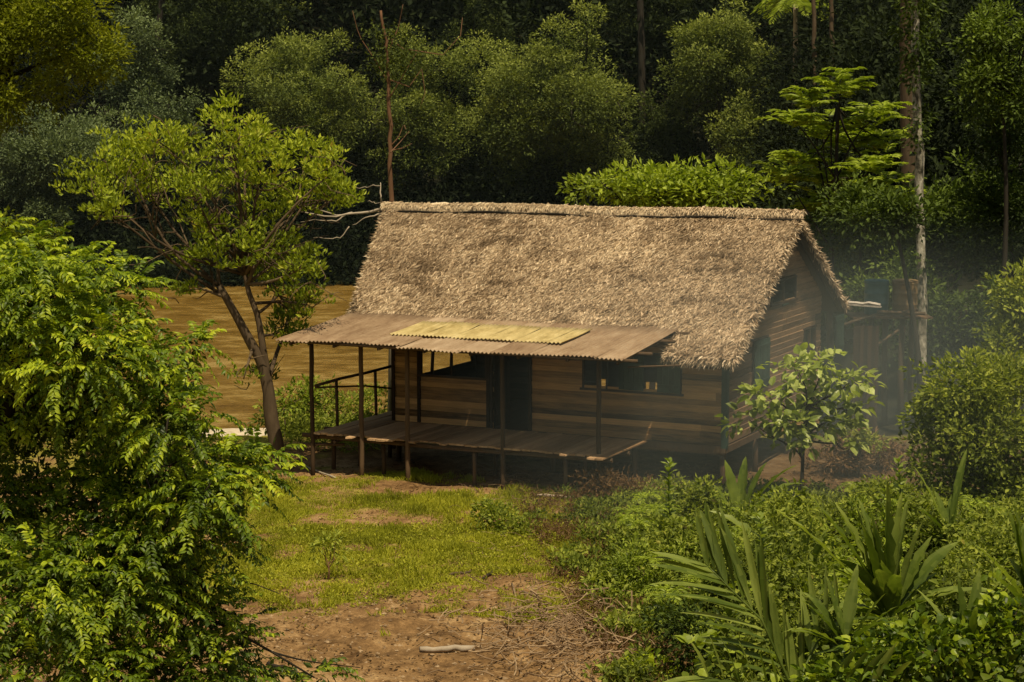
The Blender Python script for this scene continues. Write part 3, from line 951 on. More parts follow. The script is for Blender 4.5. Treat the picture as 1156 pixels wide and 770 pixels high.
def drum(name, px, py0, py1, wpx, Y, mat, label, cat, lid=True):
    c = at(px, py1, Y); top = at(px, py0, Y)[2]; r = sz(wpx, Y) / 2; h = top - pz
    e = empty(name, (c[0], Y, pz), label, cat)
    mb = MB(); o = np.array(e.location)
    prof = [(0, .94), (.03, 1), (.30, 1.0), (.33, 1.05), (.36, 1.0), (.63, 1.0), (.66, 1.05), (.69, 1.0), (.93, 1.0), (.96, 1.05), (1.0, 1.03)]
    pts = np.array([(c[0], Y, pz + h * a) for a, _ in prof]); mb.tube(pts, np.array([r * b for _, b in prof]), 28)
    mb.build('body', M[mat], e, o, True)
    if lid:
        l = MB(); l.tube([(c[0], Y, top), (c[0], Y, top + .04), (c[0], Y, top + .06)], [r * 1.04, r * 1.04, r * .9], 28); l.build('lid', M[mat], e, o, True)
    return e
drum('water_drum', 1021, 318, 353, 28, TY, 'brown_plastic', 'brown cylindrical water drum on the tank stand beside the pale trunk', 'water drum')
drum('water_drum', 989, 318, 353, 27, TY + .15, 'blue_plastic', 'dark blue water drum on the stand nearest the hut gable', 'water drum')

# ------------------------------------------------------------------ BACKGROUND FOREST
# deep forest as one mass
mb = MB()
for row, (Y, n_) in enumerate(((150, 900), (162, 1200), (176, 1300), (195, 1300))):
    x = (RS.rand(n_) - .5) * 2 * .34 * Y; zc = gz(x, Y, False)
    hh = RS.rand(n_)
    P = np.stack([x, Y + 5 * RS.randn(n_), zc + 1 + 17 * hh], -1)
    r = 1.5 + 1.2 * RS.rand(n_)
    leaf_clumps(mb, P, r, 60, .62, .32, None, .25 + .5 * fbm(x * .12, hh * 3 + row), .5)
for (Y, n_, h0) in ((80, 260, 3.0), (90, 420, 6.0), (102, 520, 8), (116, 560, 10), (126, 560, 12)):
    x = .138 * Y + (.20 * Y) * RS.rand(n_); hh = RS.rand(n_)
    P = np.stack([x, Y + 3 * RS.randn(n_), gz(x, np.full(n_, float(Y)), False) + h0 * hh], -1)
    leaf_clumps(mb, P, 1.0 + .8 * RS.rand(n_), 56, .40, .2, None, .2 + .6 * fbm(x * .3, hh * 3 + Y), .6)
tag(mb.build('forest', M['far_mass']), 'dark mass of rainforest on the hillside across the river', kind='stuff')
# undergrowth on the far bank, below the crowns
mb = MB(); n_ = 3600
x = (RS.rand(n_) - .5) * 90; y = 126.3 - 3.2 * fbm(x * .22, x * 0 + 5) + 12 * RS.rand(n_) ** 1.3
P = np.stack([x, y, np.maximum(gz(x, y, False), WATER) + .2 + 6.5 * RS.rand(n_) ** 1.5 * sstep(125.5, 131, y)], -1)
leaf_clumps(mb, P, 1.3, 40, .40, .2, None, .3, .5)
tag(mb.build('bank_undergrowth', M['far_mass']), 'dark tangled undergrowth along the far river bank', kind='stuff')

FT = [
 ('far tree with a dark crown at the left edge above the bushes', 70, 205, 85, 80, 131, 'far_blue', 40),
 ('far tree with a grey green crown lit on its right beside the yellowish tree', 150, 92, 46, 66, 134, 'far_blue', 150),
 ('far tree with a low pale green crown just behind the leaning tree top', 190, 150, 36, 52, 131, 'far_blue', 190),
 ('tall dark far tree whose crown leaves the frame above the leaning tree', 235, 40, 62, 70, 146, 'far_dark', 235),
 ('far tree with a sunlit top at the upper edge left of the round crown', 292, 8, 46, 34, 150, 'far_olive', 292),
 ('far tree with a round olive crown left of the dead trunk', 352, 122, 74, 72, 133, 'far_olive', 352),
 ('far tree with a tall olive crown directly behind the dead trunk', 460, 140, 58, 92, 134, 'far_olive', 470),
 ('dark far tree in the gap left of the biggest dome crown', 548, 90, 44, 100, 146, 'far_dark', 548),
 ('broadest far tree with a domed crown above the ridge middle', 642, 122, 102, 112, 133, 'far_olive', 642),
 ('far tree with thin crown at the upper edge above the biggest dome crown', 600, -6, 70, 34, 150, 'far_dark', 600),
 ('far tree at the top right of the biggest dome crown', 735, 30, 52, 52, 146, 'far_dark', 735),
 ('far tree with a ragged crown hung with vines right of the biggest dome crown', 812, 78, 66, 66, 132, 'far_olive', 815),
 ('narrow vine covered far tree standing above the bright shrubs', 838, 175, 30, 62, 128, 'far_olive', 838),
 ('tall dark far tree behind the feathery bright tree', 925, 55, 60, 80, 138, 'far_dark', 925),
 ('dark far tree at the upper edge left of the white trunk', 985, 70, 46, 90, 140, 'far_dark', 990),
 ('dark far tree between the two pale trunks and the vine clad tree', 1070, 110, 56, 120, 120, 'far_dark', 1065),
 ('dark far tree at the upper right corner of the view', 1150, 60, 60, 90, 125, 'far_dark', 1150),
 ('far tree low and dark behind the left end of the thatch', 400, 205, 70, 60, 137, 'far_dark', 400),
 ('far tree low and dark in the shade behind the ridge middle', 560, 200, 60, 60, 139, 'far_dark', 560),
 ('low dark far tree in the shade right of the biggest dome crown', 755, 175, 45, 70, 136, 'far_dark', 755),
]
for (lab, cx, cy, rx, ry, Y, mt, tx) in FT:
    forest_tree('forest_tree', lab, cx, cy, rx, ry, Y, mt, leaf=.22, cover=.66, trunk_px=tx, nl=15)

# yellowish tree upper left, on the near bank
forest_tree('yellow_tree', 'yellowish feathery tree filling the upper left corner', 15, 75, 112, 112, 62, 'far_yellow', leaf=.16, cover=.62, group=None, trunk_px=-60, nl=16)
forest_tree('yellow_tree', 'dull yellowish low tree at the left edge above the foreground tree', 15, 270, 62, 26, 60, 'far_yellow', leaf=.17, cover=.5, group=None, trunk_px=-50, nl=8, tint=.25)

# mid trees right of / behind the house
mid = [
 ('leafy_shrub', 'bright green leafy shrub rising above the ridge, left one of the pair', 728, 215, 66, 26, 69, 'mid_green', .24, 728, 10),
 ('leafy_shrub', 'bright green leafy shrub rising above the ridge, right one of the pair', 815, 218, 52, 28, 68, 'mid_green', .24, 815, 10),
 ('jungle_tree', 'dense rounded tree right behind the gable of the hut', 972, 262, 58, 50, 66, 'mid_dark', .20, 972, 12),
 ('jungle_tree', 'shaded tree behind the water drums, between gable and white trunk', 1000, 350, 60, 50, 63, 'mid_dark', .20, 1000, 12),
 ('jungle_tree', 'dim green tree just right of the white trunk, behind its middle', 1085, 255, 50, 70, 66, 'mid_dark', .22, 1085, 12),
 ('jungle_tree', 'dark bough hanging over the two water drums', 1005, 244, 44, 28, 53.0, 'mid_dark', .18, 1050, 10),
 ('jungle_tree', 'dark tree low behind the feathery bright tree', 900, 300, 60, 60, 74, 'mid_dark', .22, 905, 10),
 ('jungle_tree', 'shaded low tree between white trunk and right edge bushes', 1090, 365, 62, 50, 58, 'mid_dark', .19, 1090, 12),
 ('vine_clad_tree', 'tall tree smothered in glossy vines at the right edge', 1125, 80, 56, 66, 60, 'mid_dark', .17, 1135, 12),
]
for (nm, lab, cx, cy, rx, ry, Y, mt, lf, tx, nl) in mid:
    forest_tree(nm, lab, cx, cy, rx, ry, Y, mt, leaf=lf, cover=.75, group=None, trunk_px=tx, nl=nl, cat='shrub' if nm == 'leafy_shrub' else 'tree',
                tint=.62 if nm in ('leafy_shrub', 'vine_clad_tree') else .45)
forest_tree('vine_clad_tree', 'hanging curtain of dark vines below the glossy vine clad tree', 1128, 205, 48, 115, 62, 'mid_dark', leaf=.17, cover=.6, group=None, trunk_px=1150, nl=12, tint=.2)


# feathery tree: fronds
fe = at(945, 215, 70); fb0 = np.array([fe[0], 70, gz(fe[0], 70)])
e = empty('feathery_tree', fb0, 'bright feathery tree with layered fern like sprays behind the gable', 'tree')
tk = MB(); tp = curve(fb0 - [0, 0, .3], at(945, 120, 70), .04, 9); tk.tube(tp, np.linspace(.16, .05, 9), 8)
fm = MB()
tiers = [(950, 100), (915, 115), (900, 140), (985, 135), (1000, 160), (930, 150), (960, 165), (905, 185), (985, 195), (940, 205), (890, 205), (1005, 215), (965, 230), (925, 235)]
for (px, py) in tiers:
    c = at(px, py, 70 + RS.randn() * 1.5); tk.tube(curve(tp[RS.randint(4, 9)], c, .08, 6), np.linspace(.05, .02, 6), 5)
    for k in range(20):
        a = RS.rand() * 6.28; d = np.array([math.cos(a), math.sin(a), .25 + .3 * RS.rand()])
        frond(fm, c + RS.randn(3) * [.25, .3, .2], d + [0, 0, .25], 1.2 + .8 * RS.rand(), 18, .11, .42, .4, .62 + .25 * RS.rand())
tk.build('trunk', M['bark_dark'], e, fb0, True); fm.build('crown', M['mid_green'], e, fb0)

# palm crown at top centre-right
pc = at(898, 2, 118); pb0 = np.array([pc[0], 118, gz(pc[0], 118)])
e = empty('palm_tree', pb0, 'slender palm with pale drooping fronds at the top edge', 'palm')
tk = MB(); tk.tube(curve(pb0, pc, .02, 8), np.linspace(.22, .14, 8), 8); fm = MB()
for k in range(22):
    a = k * 2.4; frond(fm, pc, (math.cos(a), math.sin(a), .7 * RS.rand()), 3.3, 26, .10, .8, .6, .75)
tk.build('trunk', M['bark_pale'], e, pb0, True); fm.build('crown', M['mid_green'], e, pb0)


# pale trunks
def bare_trunk(name, label, pts, Y, rad, mat, cat='tree', vines=None, nb=0):
    w = [at(px, py, Y) for px, py in pts]
    base = np.array([w[0][0], Y, float(gz(w[0][0], Y))]); w = [base - [0, 0, .3]] + w[1:]
    w = np.array(w); n_ = 24
    t_ = np.linspace(0, 1, n_); s_ = np.linspace(0, 1, len(w))
    c = np.stack([np.interp(t_, s_, w[:, i]) for i in range(3)], -1); c[1:-1, :2] += .02 * RS.randn(n_ - 2, 2)
    e = empty(name, base, label, cat)
    mb = MB(); mb.tube(c, np.linspace(rad[0], rad[1], n_), 10, .5, .12)
    mb.build('trunk', M[mat], e, base, True)
    return e, base, c


e, b_, c = bare_trunk('tall_tree', 'tall thin tree with blotchy white bark right of the water drums', [(1040, 462), (1041, 350), (1039, 200), (1034, 90), (1034, -60)], 56, (.15, .12), 'bark_white')
lf = MB(); P = []
for k in range(70):
    py = RS.uniform(-50, 95); wd = 26 * (1 - max(0, py) / 140) ; P.append(at(1032 + RS.randn() * wd * .6, py, 56 + .5 * RS.randn()))
for k in range(14): P.append(at(1038 + RS.randn() * 5, RS.uniform(100, 440), 55.9))
leaf_clumps(lf, np.array(P), .35, 34, .16, .08, None, .35, .4, .4)
lf.build('vine_leaves', M['mid_dark'], e, b_)
bare_trunk('grey_tree', 'thick straight grey trunk in the shade behind the white trunk', [(1026, 420), (1027, 200), (1025, 40), (1026, -40)], 84, (.42, .36), 'bark')
for (px, lab) in ((918, 'thin dark trunk above the feathery tree, left one'), (938, 'thin dark trunk above the feathery tree, right one')):
    bare_trunk('slender_tree', lab, [(px, 300), (px + 2, 100), (px, -30)], 112, (.16, .12), 'bark', 'tree')
bare_trunk('slender_tree', 'tall dark trunk between the dome crown and the ragged vine hung crown', [(724, 300), (725, 110), (722, -40)], 138, (.32, .25), 'bark_dark')
bare_trunk('slender_tree', 'crooked dark trunk high above the leaning tree', [(180, 250), (176, 60), (186, -30)], 143, (.28, .2), 'bark_dark')

# ------------------------------------------------------------------ dead trunk behind the left end of the ridge
e, b_, c = bare_trunk('dead_tree', 'dead reddish trunk with broken pale branches behind the left ridge end', [(441, 330), (441, 230), (440, 150), (438, 60), (430, 12)], 60, (.095, .04), 'bark_red')
br = MB()
for pl in ([(441, 172), (452, 160), (462, 148)], [(442, 170), (455, 167), (465, 162)], [(441, 165), (450, 155), (456, 140), (458, 146)], [(440, 110), (455, 85), (470, 60)],
           [(439, 95), (425, 70), (405, 40), (398, 12)], [(440, 90), (462, 98), (476, 78), (480, 105), (474, 122)], [(438, 60), (450, 30), (455, 5)], [(436, 40), (455, 55), (500, 62), (520, 40), (522, 20)]):
    w = np.array([at(px, py, 60 + .2 * RS.randn()) for px, py in pl]); t_ = np.linspace(0, 1, 9); s_ = np.linspace(0, 1, len(w))
    br.tube(np.stack([np.interp(t_, s_, w[:, i]) for i in range(3)], -1), np.linspace(.022, .008, 9), 6, .8)
br.build('branch', M['bark_red'], e, b_, True)
lf = MB(); P = np.array([at(440 + RS.randn() * 14, RS.uniform(30, 90), 60 + .4 * RS.randn()) for _ in range(60)])
leaf_clumps(lf, P, .3, 26, .12, .05, None, .3, .4, .5); lf.build('vine_leaves', M['far_olive'], e, b_)

# pale leafless bough left of the ridge
Yb = 53.0
bb0 = at(437, 262, Yb)
e = empty('leafless_tree', (bb0[0], Yb, float(gz(bb0[0], Yb))), 'pale leafless branching bough beside the left end of the ridge', 'dead tree')
br = MB(); o = np.array(e.location)
br.tube([o - [0, 0, .3], at(443, 330, Yb), at(440, 262, Yb), at(434, 236, Yb)], [.07, .06, .05, .045], 7, .6)
br.build('trunk', M['bark_pale'], e, o, True)
for pl, r in (([(438, 236), (415, 239), (395, 240), (372, 246), (345, 240)], .05), ([(398, 240), (385, 244), (366, 240), (350, 232), (342, 234)], .03), ([(390, 242), (380, 250), (362, 248), (340, 250)], .025),
           ([(431, 236), (430, 222), (429, 206)], .035), ([(430, 211), (422, 209), (412, 212), (402, 212)], .018), ([(438, 228), (425, 229), (415, 227)], .02), ([(395, 255), (385, 268), (372, 270), (354, 268)], .02), ([(436, 240), (415, 245), (398, 254)], .03)):
    q = MB(); w = np.array([at(px, py, Yb + .15 * RS.randn()) for px, py in pl]); t_ = np.linspace(0, 1, 10); s_ = np.linspace(0, 1, len(w))
    q.tube(np.stack([np.interp(t_, s_, w[:, i]) for i in range(3)], -1) + .015 * RS.randn(10, 3), np.linspace(r, r * .35, 10), 6, .8)
    q.build('branch', M['bark_pale'], e, o, True)

# ------------------------------------------------------------------ LEANING TREE, left of the house
TY_ = 45.0
foot = G(318, 531); TY_ = foot[1]
e = empty('leaning_tree', foot, 'leaning forked tree with open bright crown left of the porch', 'tree')
tk = MB()
def pl2(pl, Y=TY_, dy=None, n=12):
    w = np.array([at(px, py, Y + (0 if dy is None else dy[i])) for i, (px, py) in enumerate(pl)]); t_ = np.linspace(0, 1, n); s_ = np.linspace(0, 1, len(w))
    return np.stack([np.interp(t_, s_, w[:, i]) for i in range(3)], -1)
main = pl2([(318, 540), (313, 505), (306, 470), (303, 440), (297, 412), (285, 390), (266, 355), (247, 322)], n=18)
tk.tube(main, np.linspace(.20, .085, 18), 11, .5, .15)
second = pl2([(302, 425), (297, 395), (292, 360), (280, 328), (275, 300)], n=12); tk.tube(second, np.linspace(.10, .05, 12), 9, .5, .1)
third = pl2([(303, 430), (312, 400), (322, 372), (330, 340)], dy=[0, .5, .9, 1.2], n=10); tk.tube(third, np.linspace(.06, .03, 10), 7)
lob_px = [(105, 205, 36, 28, -.3), (140, 178, 38, 30, .6), (118, 236, 34, 20, -.8), (175, 160, 30, 26, -.4), (165, 205, 36, 30, .9), (205, 170, 30, 28, .2), (215, 215, 34, 28, -1.0),
          (250, 135, 26, 22, .4), (262, 165, 34, 30, -.6), (285, 150, 28, 28, .7), (300, 190, 36, 34, -.2), (345, 175, 34, 28, .5), (375, 195, 30, 28, -.5), (350, 220, 38, 28, .2),
          (250, 215, 32, 28, 1.2), (300, 235, 32, 26, .9), (385, 215, 22, 18, .3), (245, 280, 30, 24, -.7), (215, 290, 26, 18, .4), (285, 275, 32, 26, -.4), (325, 285, 32, 28, .3), (340, 320, 24, 26, -.2),
          (330, 350, 30, 26, .5), (350, 345, 22, 26, .0), (330, 380, 20, 16, .2), (300, 310, 24, 18, 1.0), (205, 330, 20, 10, -.4), (345, 300, 22, 20, -.8), (315, 375, 16, 16, .3), (298, 425, 12, 14, .5), (275, 428, 12, 10, -.3), (232, 250, 28, 18, -.2)]
lobes = []
for (px, py, rx, ry, dy) in lob_px:
    Y = TY_ + dy * 1.4; lobes.append((at(px, py, Y), (sz(rx, Y), sz(rx, Y) * 1.1, sz(ry, Y))))
roots = np.concatenate([main[12:], second[4:], third[3:]])
limbs(tk, roots, [l[0] for l in lobes], .05, .014, .10, 6, 4, .4)
P, O = lobe_points(lobes, 5.6, .2)
# bare pale twigs between leaf bunches
for k in range(90):
    l_ = lobes[RS.randint(len(lobes))]; p0 = l_[0] + RS.randn(3) * .25; tk.tube(curve(p0, p0 + nrm(RS.randn(3) + [0, 0, .4]) * (.5 + .6 * RS.rand()), .2, 5), np.linspace(.016, .006, 5), 4, .9)
tk.build('trunk', M['bark'], e, foot, True)
lf = MB()
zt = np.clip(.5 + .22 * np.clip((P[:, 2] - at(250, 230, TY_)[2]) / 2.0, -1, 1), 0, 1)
C = len(P); per = 17
d = rdir(C * per); d[:, 2] = np.abs(d[:, 2]) * .8 - .12; d = nrm(d)
pos = np.repeat(P, per, 0) + d * (.05 + .20 * RS.rand(C * per))[:, None] * [1, 1, .8]
ax = d * .8 + np.array([0, 0, .55]) + .35 * RS.randn(C * per, 3)
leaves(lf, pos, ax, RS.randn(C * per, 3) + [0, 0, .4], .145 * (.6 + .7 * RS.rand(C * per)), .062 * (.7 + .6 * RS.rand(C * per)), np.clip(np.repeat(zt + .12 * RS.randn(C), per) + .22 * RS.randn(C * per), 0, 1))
lf.build('crown', M['tree_green'], e, foot)
print('leaning tree leaves', C * per)

# ------------------------------------------------------------------ FOREGROUND TREE, left
FY = 20.0
base = np.array([-7.2, 20.5, float(gz(-7.2, 20.5))])
e = empty('foreground_tree', base, 'big dense tree with drooping compound leaves in the left foreground', 'tree')
L2 = [(-10, 300, 60, 45, .2), (50, 320, 62, 44, -.4), (115, 330, 52, 40, .5), (20, 380, 70, 50, .0), (100, 390, 62, 44, -.6), (150, 430, 52, 40, .3), (210, 388, 30, 14, 1.0), (60, 450, 70, 40, .9),
      (190, 470, 50, 36, -.3), (228, 517, 42, 28, .5), (275, 530, 36, 32, .1), (150, 520, 50, 40, .9), (225, 560, 40, 36, -.6), (180, 590, 60, 36, -.2), (245, 610, 30, 34, .5), (110, 560, 50, 40, .4),
      (40, 660, 80, 50, -.9), (130, 650, 70, 44, -.5), (205, 680, 55, 44, -.1), (245, 735, 40, 40, .4), (80, 740, 90, 46, -.8), (180, 760, 70, 44, -.3), (10, 540, 40, 50, 1.4), (-30, 430, 60, 80, .6), (355, 765, 18, 16, .6), (275, 770, 30, 30, .6), (-30, 600, 60, 60, .2)]
lobes = []
for (px, py, rx, ry, dy) in L2:
    Y = FY + dy; lobes.append((at(px, py, Y), (sz(rx, Y), sz(rx, Y) * 1.2, sz(ry, Y))))
tk = MB(); tp = curve(base - [0, 0, .3], at(20, 420, FY + .4), .06, 10); tk.tube(tp, np.linspace(.22, .08, 10), 10, .4, .1)
tk.tube(curve(tp[2], at(180, 600, FY), .08, 9), np.linspace(.13, .03, 9), 8)
limbs(tk, np.concatenate([tp[2:], curve(tp[2], at(180, 600, FY), .02, 6)[2:]]), [l[0] for l in lobes], .035, .010, .12, 6, 2, .4)
tk.build('trunk', M['bark_dark'], e, base, True)
P, O = lobe_points(lobes, 36.0, .35)
lf = MB(); st = MB()
n_ = len(P); K = 11
L_ = .30 + .22 * RS.rand(n_)
dirs = nrm(O * [1, 1, .5] + .55 * RS.randn(n_, 3) + [0, 0, .22])
tl = np.linspace(.12, 1, K)
tw = P[:, None, :] + dirs[:, None, :] * (tl[None, :] * L_[:, None])[..., None]
tw[:, :, 2] -= (L_[:, None] * .38 * tl[None, :] ** 2)
tan = np.gradient(tw, axis=1); tan = nrm(tan)
sd = nrm(np.cross(tan, np.array([0, 0, 1.])))
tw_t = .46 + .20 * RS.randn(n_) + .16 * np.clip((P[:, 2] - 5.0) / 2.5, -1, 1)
for sg in (-1, 1):
    ax = (sd * sg * .9 + tan * .6 + np.array([0, 0, -.28])).reshape(-1, 3) + .22 * RS.randn(n_ * K, 3)
    no = (np.cross(sd, tan) + sd * sg * .35).reshape(-1, 3) + .25 * RS.randn(n_ * K, 3)
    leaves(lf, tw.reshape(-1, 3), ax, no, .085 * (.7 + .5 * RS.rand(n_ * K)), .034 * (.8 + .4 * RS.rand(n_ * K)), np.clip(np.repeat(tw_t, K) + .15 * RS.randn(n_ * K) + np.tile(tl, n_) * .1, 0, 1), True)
print('foreground leaflets', n_ * K * 2)
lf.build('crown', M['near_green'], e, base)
core = [(at(px, py, FY + 1.5), (sz(rx, FY), sz(rx, FY), sz(ry, FY))) for px, py, rx, ry in ((30, 470, 80, 60), (100, 480, 60, 50), (60, 570, 90, 60), (150, 560, 60, 60), (60, 680, 100, 70), (170, 680, 70, 60), (40, 400, 80, 60), (200, 540, 50, 40), (190, 640, 50, 50))]
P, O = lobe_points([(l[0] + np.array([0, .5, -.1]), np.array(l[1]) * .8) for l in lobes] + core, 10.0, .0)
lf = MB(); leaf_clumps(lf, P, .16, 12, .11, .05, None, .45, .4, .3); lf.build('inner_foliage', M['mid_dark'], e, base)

# ------------------------------------------------------------------ shrubs
def shrub(name, label, lob, Y, mat, leaf, wid, dens, per=16, cat='shrub', group=None, near=False, cr=None, tint=.5, foot_px=None, stem_r=.03, bark='bark', up=.6, droop=.1):
    lobes = [(at(px, py, Y + dy), (sz(rx, Y), sz(rx, Y), sz(ry, Y))) for (px, py, rx, ry, dy) in lob]
    c = np.mean([l[0] for l in lobes], 0)
    bx = c[0] if foot_px is None else at(foot_px, 500, Y)[0]
    base = np.array([bx, Y, float(gz(bx, Y))])
    e = empty(name, base, label, cat, group)
    tk = MB(); top = c.copy(); tp = curve(base - [0, 0, .2], top, .06, 7); tk.tube(tp, np.linspace(stem_r, stem_r * .5, 7), 7)
    limbs(tk, tp[1:], [l[0] for l in lobes], stem_r * .6, .008, .12, 5, 3, .5)
    tk.build('stem', M[bark], e, base, True)
    P, O = lobe_points(lobes, dens, .3); lf = MB()
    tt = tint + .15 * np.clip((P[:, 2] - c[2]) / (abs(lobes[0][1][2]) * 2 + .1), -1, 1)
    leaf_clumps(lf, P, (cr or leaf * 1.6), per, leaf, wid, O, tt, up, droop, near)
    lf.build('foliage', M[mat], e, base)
    return e


shrub('broadleaf_tree', 'small broadleaf tree with pale sunlit leaves in front of the gable',
      [(900, 418, 22, 12, 0), (930, 412, 26, 13, .4), (958, 432, 24, 14, .1), (868, 450, 26, 14, -.3), (912, 446, 30, 16, .3), (966, 458, 20, 14, 0), (846, 474, 20, 12, .2), (885, 480, 30, 12, -.2), (935, 476, 26, 14, .3), (905, 500, 18, 8, 0), (950, 500, 14, 8, .2)],
      39.5, 'bush_bright', .24, .16, 5.5, 8, 'tree', near=True, cr=.24, tint=.6, foot_px=902, stem_r=.05, bark='bark_dark', up=1.0, droop=.3)
shrub('dense_bush', 'large rounded sunlit bush at the right edge above the palms', [(1090, 440, 50, 34, 0), (1135, 440, 45, 40, .5), (1065, 480, 40, 36, .2), (1115, 490, 55, 40, -.4), (1150, 520, 40, 50, .2), (1070, 525, 42, 30, 0), (1120, 555, 55, 35, -.2)],
      37, 'weed', .13, .07, 13, 20, tint=.5, cr=.22, stem_r=.05)
shrub('vine_shrub', 'tall shrub with reddish tipped leaves at the right edge, highest of the bushes there', [(1150, 335, 30, 26, 0), (1155, 370, 35, 30, .3), (1130, 400, 26, 24, -.3)], 42, 'weed', .15, .08, 13, 20, tint=.62, cr=.25, foot_px=1150)
shrub('leafy_bush', 'low bright green bush between the bare soil and the dry pile', [(565, 588, 28, 17, 0), (585, 600, 20, 14, -.4), (545, 580, 16, 12, .2)], 37.0, 'weed', .085, .045, 34, 14, tint=.62, cr=.12)
shrub('bank_shrub', 'bright shrub on the river bank seen through the porch railing', [(360, 455, 30, 24, 0), (395, 462, 30, 22, .5), (330, 470, 28, 24, -.5), (425, 455, 20, 22, 0)], 54, 'weed', .13, .06, 10, 16, tint=.7, cr=.2)
shrub('bank_shrub', 'dark leaved shrub on the bank hugging the leaning trunk', [(300, 470, 12, 16, 0), (340, 450, 22, 20, .3)], 50, 'mid_green', .14, .07, 12, 16, tint=.4, cr=.2)
shrub('bank_shrub', 'low pale shrub under the porch corner on the river side', [(330, 505, 26, 16, 0), (352, 500, 16, 14, 0), (370, 510, 26, 12, .4)], 50, 'weed', .12, .05, 12, 16, tint=.68, cr=.18)
shrub('dry_bush', 'brown withered bush in front of the porch right end', [(680, 548, 30, 18, 0), (715, 556, 28, 14, -.3), (662, 560, 14, 10, 0)], 40.5, 'dry', .11, .03, 26, 14, tint=.4, cr=.15, cat='bush')
shrub('dry_bush', 'rust coloured withered leaves behind the small broadleaf tree', [(965, 505, 40, 14, 0), (1000, 515, 30, 12, .5), (940, 520, 30, 10, -.5)], 44.0, 'dry', .14, .06, 14, 14, tint=.55, cr=.16, cat='bush')
shrub('leafy_bush', 'small pale green bush growing in the rusty leaves behind the broadleaf tree', [(980, 500, 18, 12, 0), (965, 490, 12, 8, 0)], 43, 'weed', .12, .07, 20, 12, tint=.7, cr=.14)

# weedy mass on the right
def scatter_ground(n, fn, margin=0):
    """random ground points whose photograph position passes fn(px,py)"""
    out = []
    while sum(len(o) for o in out) < n:
        Y = 21 + 27 * RS.rand(20000) ** .8; X = (RS.rand(20000) - .5) * 2 * .31 * Y
        Zg = gz(X, Y); px, py = to_px(X, Y, Zg); k = fn(px, py, X, Y)
        out.append(np.stack([X[k], Y[k], Zg[k]], -1))
    return np.concatenate(out)[:n]


def weed_zone(px, py, X, Y):
    edge = 600 + (py - 545) * .55 + 70 * (fbm(X * .7, Y * .7) - .5) * 2
    return (px > edge) & (py > 553) & (Y < 41.2) & (RS.rand(len(px)) < sstep(.30, .5, fbm(X * .8 + 50, Y * .8)) + .15)
P = scatter_ground(7500, weed_zone); n_ = len(P)
pxy = to_px(P[:, 0], P[:, 1], P[:, 2]); inn_ = sstep(0, 170, pxy[0] - (600 + (pxy[1] - 545) * .55))
mound = sstep(.47, .59, fbm(P[:, 0] * 1.25 + 8, P[:, 1] * 1.0, 3))
hgt = (.07 + 1.05 * (1 - .80 * sstep(31, 37, P[:, 1])) * mound * (.6 + .8 * RS.rand(n_))) * (.25 + .75 * inn_)
mb = MB()
leaf_clumps(mb, P + np.stack([0 * hgt, 0 * hgt, .04 + .1 * RS.rand(n_)], -1), .13, 5, .085, .045, None, .08, .7, .1)
kk = RS.rand(n_) < .10 + .90 * mound
for q in range(4):
    fr_ = RS.rand(n_) ** .6
    PP = (P + np.stack([.09 * RS.randn(n_), .09 * RS.randn(n_), hgt * (.25 + .75 * fr_)], -1))[kk]
    leaf_clumps(mb, PP, .09 + .09 * RS.rand(len(PP)), 10, (.085, .12, .07, .10)[q], (.045, .05, .03, .06)[q], None, (.30 + .26 * fr_ + .9 * (fbm(P[:, 0] * .9, P[:, 1] * .9) - .5) * (mound * .7 + .3))[kk], .7, .1)
for i in range(0, n_, 4): mb.tube([P[i] - [0, 0, .03], P[i] + [.03 * RS.randn(), .03 * RS.randn(), hgt[i]]], [.006, .003], 3, .2)
tag(mb.build('weeds', M['weed']), 'tangle of low green weeds covering the slope on the right', kind='stuff')
# creeping bigger-leaved vines in the lower right corner
P = scatter_ground(420, lambda px, py, X, Y: (px > 780 + (py < 700) * 130) & (py > 640) & (fbm(X * 1.3, Y * 1.3) > .45) & (Y < 30)); n_ = len(P)
mb = MB(); PP = P + np.stack([np.zeros(n_), np.zeros(n_), .15 + .75 * RS.rand(n_)], -1)
leaf_clumps(mb, PP, .2, 9, .15, .11, None, .5, 1.0, .3, True)
tag(mb.build('ground_vines', M['mid_green']), 'glossy creeping vines among the palms in the lower right', kind='stuff')
# ferns among the weeds
P = scatter_ground(230, lambda px, py, X, Y: (px > 660 + (py - 545) * .5) & (py > 575) & (Y < 38) & (fbm(X * .9 + 20, Y * .9) > .47))
mb = MB()
for p in P:
    up_ = .15 + .55 * RS.rand(); a0 = RS.rand() * 6.28
    for k in range(7):
        a = a0 + k * .9 + .3 * RS.randn(); frond(mb, p + [0, 0, up_], (math.cos(a), math.sin(a), .7 + .3 * RS.rand()), .38 + .4 * RS.rand(), 15, .035, .13, .75, .55 + .25 * RS.rand())
tag(mb.build('ferns', M['mid_green']), 'small arching ferns growing among the weeds on the right', kind='stuff')
